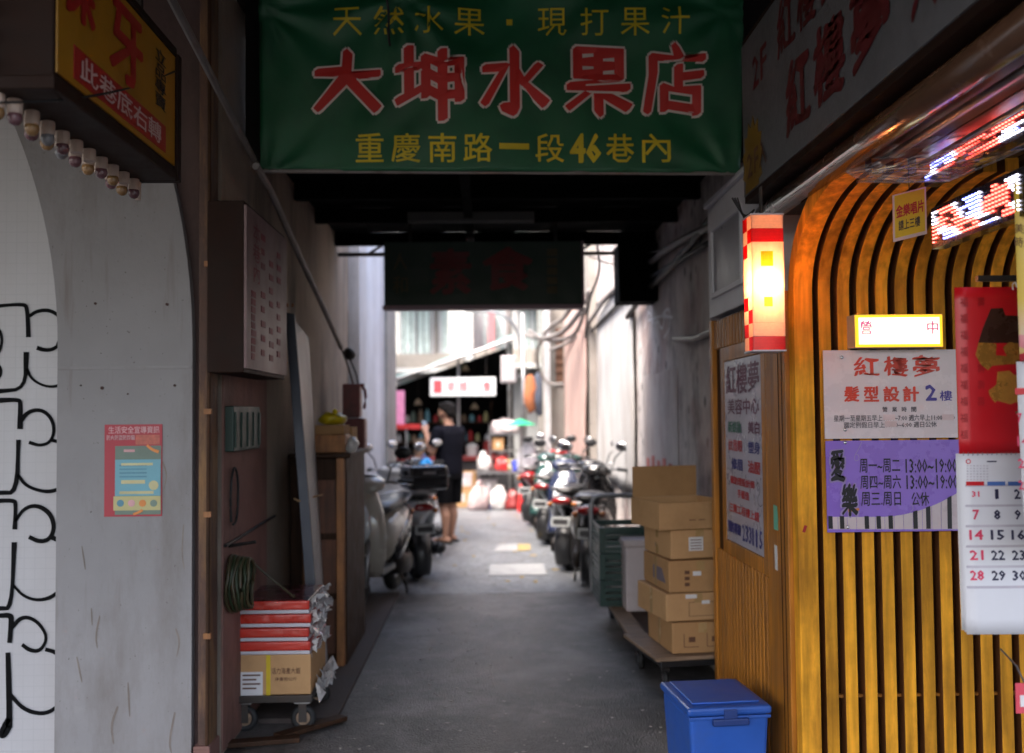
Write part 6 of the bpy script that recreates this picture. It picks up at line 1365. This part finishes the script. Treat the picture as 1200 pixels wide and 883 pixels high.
# goods at the foot of the stall
def lumpy(name, label, cat, c, r_, m, seed, neck=False):
    t = thing(name, label, cat, (c[0], c[1], c[2] - r_[2])); b_ = B(); z0, H = c[2] - r_[2], 2 * r_[2]
    b_.loft([(z0 + H * q, c[0] + .02 * math.sin(seed + 4 * q), c[1], r_[0] * k, r_[1] * k) for q, k in ((0, .9), (.1, 1.0), (.35, 1.02), (.6, .92), (.78, .7), (.9, .38), (.95, .3), (1.0, .4))], axis='z', n=20, e=2.6)
    for v in b_.bm.verts:
        if v.co.z > z0 + .01: v.co += noise.noise_vector(v.co * 11 + Vector((seed, 0, 0))) * min(r_) * .55
    b_.done('body', m, t, smooth=True); B().torus((c[0], c[1], z0 + H * .94), r_[0] * .3, .008, 'z', 12, 5).done('tie', m, t); return t
def goods_box(label, x, y, z, sx, sy, h, m):
    t = thing('goods_box', label, 'box', (x, y, z), 0, 'boxes of goods by the stall')
    B().box(x - sx / 2, x + sx / 2, y - sy / 2, y + sy / 2, z + .002, z + h).done('tub', m, t, bevel=.01); B().box(x - sx / 2 - .012, x + sx / 2 + .012, y - sy / 2 - .012, y + sy / 2 + .012, z + h, z + h + .02).done('rim', m, t, bevel=.004)
    for k in range(3): B().box(x - sx * .4 + k * sx * .3, x - sx * .25 + k * sx * .3, y - sy / 2 - .004, y - sy / 2, z + h * .3, z + h * .7).done('printed_panel', MATS['paper_white'] if k % 2 else m, t)
tb = thing('goods_table', 'low folding table of goods at the foot of the pole', 'table', (.35, 17.5, 0))
x0, x1 = P(558, 540, y=17.5).x, P(632, 540, y=17.5).x
B().box(x0, x1, 17.2, 17.9, .60, .64).done('top', MATS['steel'], tb)
for x in (x0 + .04, x1 - .04):
    for y in (17.24, 17.86): B().cyl((x, y, 0), (x, y, .6), .018, n=8).done('leg', MATS['steel'], tb)
lumpy('goods_bag', 'white bag of goods on the low table left end', 'bag', (x0 + .14, 17.4, .80), (.13, .12, .16), MATS['wrap_white'], 1)
lumpy('goods_bag', 'large pointed white bag on the low table by the scooters', 'bag', (x1 - .2, 17.3, .88), (.2, .15, .24), M('bag_greywhite', (.5, .5, .55), rough=.35, var=.1), 5)
lumpy('goods_bag', 'red bag of goods in the middle of the low table', 'bag', (x0 + .45, 17.35, .76), (.11, .1, .12), M('bag_red', (.6, .05, .05), rough=.4, var=.15), 9)
lumpy('goods_bag', 'blue bag standing beside the red one', 'bag', (x0 + .68, 17.3, .74), (.07, .08, .10), M('bag_deepblue', (.03, .05, .4), rough=.4), 13)
lumpy('goods_bag', 'pinkish white bag on the ground under the table', 'bag', (x0 + .05, 17.0, .24), (.17, .15, .23), M('bag_pinkwhite', (.55, .42, .42), rough=.5, var=.2), 17)
lumpy('goods_bag', 'second white bag on the ground under the table', 'bag', (x0 + .40, 17.05, .2), (.15, .13, .19), MATS['wrap_white'], 21)
lumpy('goods_bag', 'dark red bag on the ground by the red stool', 'bag', (x0 + .62, 17.0, .17), (.12, .12, .16), MATS['counter_red'], 25)
goods_box('blue tub of goods on the ground under the low table', x0 + .22, 17.45, .006, .3, .3, .26, MATS['bag_deepblue'])
goods_box('grey tub stacked on the blue tub under the table', x0 + .22, 17.45, .29, .28, .28, .2, MATS['grey_plaster'])
goods_box('brown carton at the left foot of the low table', x0 - .22, 17.6, .006, .3, .3, .34, MATS['cardboard'])
goods_box('white foam tub on top of the brown carton by the table', x0 - .22, 17.6, .368, .28, .26, .2, MATS['foam_white'])
goods_box('dark red tub standing against the stall counter', x0 - .62, 19.5, .006, .36, .3, .4, MATS['counter_red'])
goods_box('pale carton against the stall counter near the man', x0 - .2, 19.4, .006, .36, .3, .5, MATS['cardboard_dark'])
goods_box('small yellow carton on the low table beside the pole', x1 - .52, 17.65, .642, .2, .2, .16, MATS['notice_yellow'])
goods_box('tan carton on the rack above the low table', .2, 18.08, .982, .2, .16, .2, MATS['cardboard'])
stz = thing('plastic_stool', 'red plastic stool beside the low table', 'stool', (x0 + .86, 16.6, 0)); plr = M('stool_red', (.62, .03, .03), rough=.35, var=.1); sx, sy = x0 + .86, 16.6
B().box(sx - .13, sx + .13, sy - .13, sy + .13, .43, .46).done('seat', plr, stz, bevel=.015)
for i in (-1, 1):
    for j in (-1, 1): B().cyl((sx + i * .15, sy + j * .15, 0), (sx + i * .11, sy + j * .11, .43), .02, .022, n=8).done('leg', plr, stz)
B().box(sx - .14, sx + .14, sy - .14, sy - .12, .18, .21).done('stretcher', plr, stz); B().box(sx - .14, sx + .14, sy + .12, sy + .14, .18, .21).done('stretcher', plr, stz)
bk2 = thing('red_crate', 'red plastic basin on the ground behind the scooters', 'basin', (.72, 16.1, 0)); B().loft([(.008, .75, 16.1, .15, .15), (.2, .75, 16.1, .21, .21)], axis='z', n=20, e=2).done('bowl', plr, bk2, smooth=True); B().torus((.75, 16.1, .2), .21, .012, 'z', 24, 6).done('rim', plr, bk2)
shl = thing('goods_rack', 'grey metal rack with a white sack on it behind the low table', 'rack', (.3, 18.0, 0))
for z in (.05, .95, 1.25): B().box(.05, .62, 17.95, 18.2, z, z + .03).done('shelf', MATS['steel'], shl)
for x in (.05, .6): B().box(x - .015, x + .015, 17.94, 17.97, 0, 1.45).done('upright', MATS['steel'], shl)
lumpy('goods_bag', 'wide white sack on the upper shelf of the metal rack', 'bag', (.32, 18.05, 1.42), (.26, .13, .13), MATS['foam_white'], 31)
gu = thing('parasol', 'green folded-down parasol top beside the rack', 'parasol', P(610, 495, y=17.0)); c_ = P(610, 495, y=17.0); gpm = M('parasol_green', (.01, .30, .14), rough=.5, var=.1)
b_ = B()
for k in range(8):
    a0, a1 = k * math.pi / 4, (k + 1) * math.pi / 4; b_.bm.faces.new([b_.bm.verts.new(q) for q in ((c_.x, c_.y, c_.z + .06), (c_.x + .27 * math.cos(a0), c_.y + .27 * math.sin(a0), c_.z - .05), (c_.x + .27 * math.cos(a1), c_.y + .27 * math.sin(a1), c_.z - .05))])
b_.done('canopy', gpm, gu, solid=.008); B().cyl((c_.x, c_.y, 0), (c_.x, c_.y, c_.z + .09), .015, n=8).done('pole', MATS['steel'], gu); gu.location.z = 0; gu.children[0].location.z = c_.z - c_.z; 
for ch in gu.children: ch.data.transform(Matrix.Translation((0, 0, c_.z)))

# ================================================================ CALENDARS AND STALL AT THE RIGHT EDGE
YC = 3.0
cal = thing('wall_calendar', 'large hanging calendar with red and gold top sheet', 'calendar', (1.65, YC, 1.0))
tl_c, br_c = P(1118, 337, y=YC), P(1312, 739, y=YC); midz = P(1120, 532, y=YC).z
pg = M('calendar_paper', (.62, .62, .66), rough=.45, var=.03)
rdc = M('calendar_red', (.50, .006, .012), rough=.35, var=.08)
def curl(x0, x1, z0, z1, y, amp, ph=0): return lambda u, v: (x0 + (x1 - x0) * u, y - amp * (v ** 1.6) * (1 + .4 * math.sin(u * 2 + ph)) - .003 * math.sin(u * 6 + ph), z1 - (z1 - z0) * v)
B().grid(curl(tl_c.x, br_c.x, midz, tl_c.z, YC, .004), 12, 12).done('top_sheet', rdc, cal, smooth=True, solid=.0012)
for k in range(4): B().grid(curl(tl_c.x + .001 - .0022 * k, br_c.x, br_c.z + .003 * k, midz, YC + .003 * k - .002, .02 - .004 * k, k), 12, 12).done('page', pg, cal, smooth=True, solid=.0006)
fpage = curl(tl_c.x + .001, br_c.x, br_c.z, midz, YC - .002, .02, 0)
def pwarp(p):
    u = (p.x - tl_c.x) / (br_c.x - tl_c.x); v = max(0, (midz - p.z) / (midz - br_c.z)); q = fpage(u, v); return Vector((p.x, q[1] - .0012 - (YC - p.y), p.z))
b_ = B()
for k in range(34):
    x = tl_c.x + .012 + k * .0146; b_.torus((x, YC - .003, midz), .0055, .0011, 'x', 8, 4)
b_.done('spiral_binding', MATS['steel'], cal)
pkn = M('number_pink', (.62, .035, .10), rough=.5); nvn = M('number_navy', (.014, .014, .05), rough=.5)
colx = [1142, 1166.5, 1190.5, 1215, 1239, 1263, 1287]; rowy = [579, 603, 626.5, 650, 673.5]
grid_ = [['31', '1', '2', '3', '4', '5', '6'], ['7', '8', '9', '10', '11', '12', '13'], ['14', '15', '16', '17', '18', '19', '20'], ['21', '22', '23', '24', '25', '26', '27'], ['28', '29', '30', '31', '', '', '']]
for r_, row in enumerate(grid_):
    for c, s in enumerate(row):
        if not s: continue
        wd = 8.2 if len(s) == 2 else (2.3 if s == '1' else 4.0); hh_ = 5.8
        if s == '31' and r_ == 0: wd, hh_ = 4.5, 3.4
        ftext(s, pkn if c == 0 else nvn, cal, colx[c] - wd, rowy[r_] - hh_, colx[c] + wd, rowy[r_] + hh_, YC, bold=.03, warp=pwarp, name='date_number')
lnm = M('calendar_line', (.45, .42, .48), rough=.6)
for k in range(6):
    a, b = P(1130, 568 + 23.6 * k, y=YC), P(1300, 568.6 + 23.6 * k, y=YC); B().grid(lambda u, v: pwarp(Vector((a.x + (b.x - a.x) * u, YC, a.z - (a.z - b.z) * v))), 8, 1).done('rule', lnm, cal)
for k, c in enumerate((rdc, M('pill_blue', (.05, .12, .35), rough=.5), MATS['pill_blue'], MATS['pill_blue'], MATS['pill_blue'], MATS['pill_blue'], rdc)):
    a, b = P(colx[k] - 11, 564.5, y=YC), P(colx[k] + 10, 569, y=YC); B().grid(lambda u, v: pwarp(Vector((a.x + (b.x - a.x) * u, YC - .0006, a.z - (a.z - b.z) * v))), 4, 1).done('weekday_pill', c, cal)
for r_ in range(6):
    for c in range(7):
        a = P(1133 + 3.8 * c, 546 + 3.2 * r_, y=YC); B().obox(pwarp(Vector((a.x, YC, a.z))), (.005, .0006, .0035)).done('tiny_date', lnm, cal)
a = P(1134, 541, y=YC); B().torus(pwarp(Vector((a.x, YC, a.z))), .0065, .0016, 'y', 14, 5).done('emblem', rdc, cal); a = P(1161, 541, y=YC); B().obox(pwarp(Vector((a.x, YC, a.z))), (.03, .0006, .004)).done('tiny_print', nvn, cal)
Z5 = lambda x, y: P(1100 + x / 4.01, 330 + y / 4.013, y=YC - .004)
drk = M('calendar_dark', (.035, .015, .01), rough=.3, var=.3); gld = M('calendar_gold', (.55, .27, .05), rough=.28, metal=.5, var=.45, scale=14); olv = M('calendar_olive', (.22, .17, .06), rough=.35, metal=.3, var=.4, scale=14)
for nm, m, pts, o_y in (('dark_motif', drk, [(245, 128), (300, 125), (312, 160), (430, 165), (440, 380), (372, 372), (330, 290), (186, 290), (205, 225)], 0), ('gold_motif', gld, [(186, 288), (270, 292), (268, 348), (320, 352), (300, 312), (330, 285), (420, 300), (430, 385), (340, 390), (250, 397), (230, 418), (195, 390), (172, 345)], .0012),
                     ('gold_motif', gld, [(275, 425), (330, 420), (355, 440), (440, 445), (440, 570), (355, 570), (310, 590), (275, 590), (240, 540), (232, 515), (270, 485)], .0012), ('olive_motif', olv, [(245, 650), (355, 612), (440, 600), (440, 690), (355, 690), (290, 720), (255, 710), (238, 670)], .0012)):
    B().prism([Z5(*q) - Vector((0, o_y, 0)) for q in pts], (0, -.001, 0)).done(nm, m, cal)
c_ = Z5(188, 715); B().prism([(c_.x + .019 * math.cos(a_), c_.y, c_.z + .033 * math.sin(a_)) for a_ in [k * math.pi / 8 for k in range(16)]], (0, -.001, 0)).done('seal', M('seal_brown', (.18, .06, .02), rough=.4, var=.4, scale=60), cal)
frd = M('calendar_dim_red', (.30, .006, .010), rough=.4)
for k in range(9):
    q0, q1 = Z5(100, 75 + 78 * k), Z5(136, 118 + 78 * k); text('福', frd, cal, (q0.x, YC - .006, q0.z), (q1.x, YC - .006, q0.z), (q0.x, YC - .006, q1.z), name='faint_character')
    if k not in (1, 2, 3, 7): q0, q1 = Z5(180, 75 + 78 * k), Z5(216, 118 + 78 * k); text('壽', frd, cal, (q0.x, YC - .006, q0.z), (q1.x, YC - .006, q0.z), (q0.x, YC - .006, q1.z), name='faint_character')
B().tube([Z5(350, 40), Z5(345, 15), Z5(362, 0), Z5(368, 30)], .0022, n=6, smooth=2).done('hanging_loop', MATS['paper_white'], cal)
YD = 2.8
ca2 = thing('wall_calendar', 'hanging calendar with a yellow flower picture cut by the photo edge', 'calendar', (1.75, YD, 1.2)); a, b = P(1188, 214, y=YD), P(1390, 634, y=YD); zm = P(1190, 424, y=YD).z
def flower_extra(n, L, tc, co, out, b):
    v = n.new('ShaderNodeTexVoronoi'); v.inputs['Scale'].default_value = 26; L.new(co, v.inputs['Vector'])
    r_ = n.new('ShaderNodeValToRGB'); e = r_.color_ramp.elements; e[0].color = (.5, .03, .05, 1); e[1].color = (.62, .42, .12, 1); e.new(.35).color = (.65, .25, .28, 1); e.new(.65).color = (.6, .5, .3, 1)
    s = n.new('ShaderNodeSeparateColor'); L.new(v.outputs['Color'], s.inputs[0]); L.new(s.outputs[0], r_.inputs[0])
    g = n.new('ShaderNodeSeparateXYZ'); L.new(tc.outputs['Object'], g.inputs[0])
    m = n.new('ShaderNodeMapRange'); m.inputs[1].default_value = .62; m.inputs[2].default_value = .72; L.new(g.outputs['Z'], m.inputs[0])
    mc = n.new('ShaderNodeMix'); mc.data_type = 'RGBA'; L.new(m.outputs[0], mc.inputs['Factor']); L.new(r_.outputs[0], mc.inputs['A']); L.new(out, mc.inputs['B']); return mc.outputs['Result']
B().grid(curl(a.x, b.x, zm, a.z, YD, .004), 8, 8).done('top_sheet', M('calendar_yellow', (.62, .42, .03), rough=.35, var=.08, extra=flower_extra), ca2, smooth=True, solid=.0012)
for k in range(3): B().grid(curl(a.x - .003 * k, b.x, b.z + .004 * k, zm, YD + .004 * k - .002, .025 - .005 * k, k), 10, 10).done('page', pg, ca2, smooth=True, solid=.0006)
fp2 = curl(a.x, b.x, b.z, zm, YD - .002, .025, 0)
def pw2(p): u = (p.x - a.x) / (b.x - a.x); v = max(0, (zm - p.z) / (zm - b.z)); return Vector((p.x, fp2(u, v)[1] - .0012 - (YD - p.y), p.z))
for s, y0 in (('7', 490), ('14', 517), ('21', 543), ('28', 568)): ftext(s, pkn, ca2, 1190, y0 - 5.5, 1190 + (6 if len(s) == 1 else 13), y0 + 5.5, YD, bold=.02, warp=pw2, name='date_number')
q0, q1 = P(1188.5, 455, y=YD), P(1390, 461, y=YD); B().grid(lambda u, v: pw2(Vector((q0.x + (q1.x - q0.x) * u, YD, q0.z - (q0.z - q1.z) * v))), 6, 1).done('red_bar', rdc, ca2)
b_ = B(); [b_.torus((a.x + .008 + k * .0146, YD - .003, zm), .0055, .0011, 'x', 8, 4) for k in range(34)]; b_.done('spiral_binding', MATS['steel'], ca2)
for s, y0 in (('美好', 262), ('時光', 278)): ftext(s, MATS['ink_brown'], ca2, 1189, y0, 1210, y0 + 12, YD - .004, bold=.0)
rk = thing('display_rack', 'black steel display rack that the calendars hang from', 'rack', (2.2, 3.06, 0))
zr1 = 2.42
B().box(1.52, 2.5, 3.02, 3.04, P(1190, 330, y=3.03).z, P(1190, 330, y=3.03).z + .018).done('hook_bar', MATS['black_plastic'], rk)
for x in (2.08, 2.48): B().box(x, x + .03, 3.045, 3.075, 0, 2.5).done('upright', MATS['black_plastic'], rk)
for k, z in enumerate((.35, .62, .85)): B().box(1.80, 2.5, 3.08, 3.38, z, z + .015).done('shelf', M('rack_shelf', (.33, .26, .22), rough=.6), rk)
B().box(1.795, 2.5, 2.78, 2.80, a.z, a.z + .015).done('hook_bar', MATS['black_plastic'], rk)
for x in (2.09, 2.49): B().box(x, x + .015, 2.80, 3.045, a.z - .0, a.z + .014).done('arm', MATS['black_plastic'], rk)
for i, (x, z, w2, h2, m, lab) in enumerate(((1.81, .365, .14, .2, 'paper_white', 'white magazine on the lowest rack shelf'), (1.82, .635, .13, .19, 'ink_black', 'black covered magazine on the rack'), (1.815, .865, .15, .22, 'cardboard', 'brown covered magazine on the top rack shelf'))):
    t = thing('magazine', lab, 'magazine', (x, 3.2, z), 0, 'magazines on the rack'); B().obox((x + w2 / 2, 3.16, z + h2 / 2 + .008), (w2, .012, h2), (-12, 0, 0)).done('cover', MATS[m], t); B().obox((x + w2 / 2, 3.171, z + h2 / 2 + .008), (w2 - .006, .008, h2 - .006), (-12, 0, 0)).done('pages', MATS['paper_white'], t)
tgz = thing('price_tag', 'red and white price tag clipped to the rack shelf', 'price tag', P(1194, 818, y=2.95)); q0, q1 = P(1190, 801, y=2.95), P(1214, 836, y=2.95)
B().box(q0.x, q1.x, 2.95, 2.953, q1.z, q0.z).done('card', M('tag_red', (.55, .06, .09), rough=.5), tgz); B().box(q0.x + .012, q1.x, 2.947, 2.95, q1.z + .02, q0.z - .035).done('white_field', MATS['paper_white'], tgz); B().tube([(q0.x + .03, 2.955, q0.z), (q0.x + .03, 3.0, q0.z + .04), (q0.x + .03, 3.09, .86)], .003, n=5).done('clip', MATS['steel'], tgz)

# ================================================================ CABLES OVER THE ALLEY
def cable(label, pts, r_, m='grey_pipe'):
    o = B().tube(pts, r_, n=7, smooth=2).done('overhead_cable', MATS[m], smooth=True); tag(o, label, 'cable', 'cables along the alley walls'); return o
RXc = RX - .06
cable('pale sagging cable from the roof end to the far wall window', [P(840, 262, x=RXc), P(790, 285, x=RXc), P(745, 322, x=RXc), P(712, 345, x=RXc), P(690, 380, x=RXc - .05), P(668, 402, x=RXc - .1), P(645, 410, y=17)], .028)
cable('thick black cable high along the scuffed wall', [P(830, 285, x=RXc), P(775, 318, x=RXc), P(745, 335, x=RXc), P(715, 366, x=RXc), P(690, 392, x=RXc)], .02, 'black_rubber')
cable('looping pale cable above the brown shutter window', [P(690, 340, y=12.5), P(680, 385, y=13), P(666, 398, y=14), P(640, 400, y=15.5), P(620, 388, y=16.5)], .03)
cable('thin black wire dropping beside the dark signboard', [P(700, 288, y=9.1), P(704, 320, y=9.3), P(690, 350, y=9.6), P(686, 395, y=10.5)], .012, 'black_rubber')
cable('second thin wire crossing below the roof brace', [P(690, 300, y=9.2), P(720, 312, y=9.2), P(745, 300, y=9.0), P(790, 290, x=RXc)], .01, 'grey_pipe')
cable('bundle cable running to the pole at the alley end', [P(684, 360, y=11), P(660, 392, y=13), P(632, 398, y=16), P(614, 392, y=18.3)], .035)
cable('dark cable sloping along the scuffed wall under the roof', [P(838, 250, x=RXc), P(800, 300, x=RXc), P(758, 340, x=RXc), P(735, 372, x=RXc)], .025, 'dark_steel')
cable('pale pipe bend high beside the pink sheet', [P(672, 345, y=12.8), P(665, 372, y=13.2), P(640, 385, y=15), P(626, 420, y=17.0), P(640, 452, y=17.0), P(662, 450, y=16.8)], .03, 'grey_pipe')
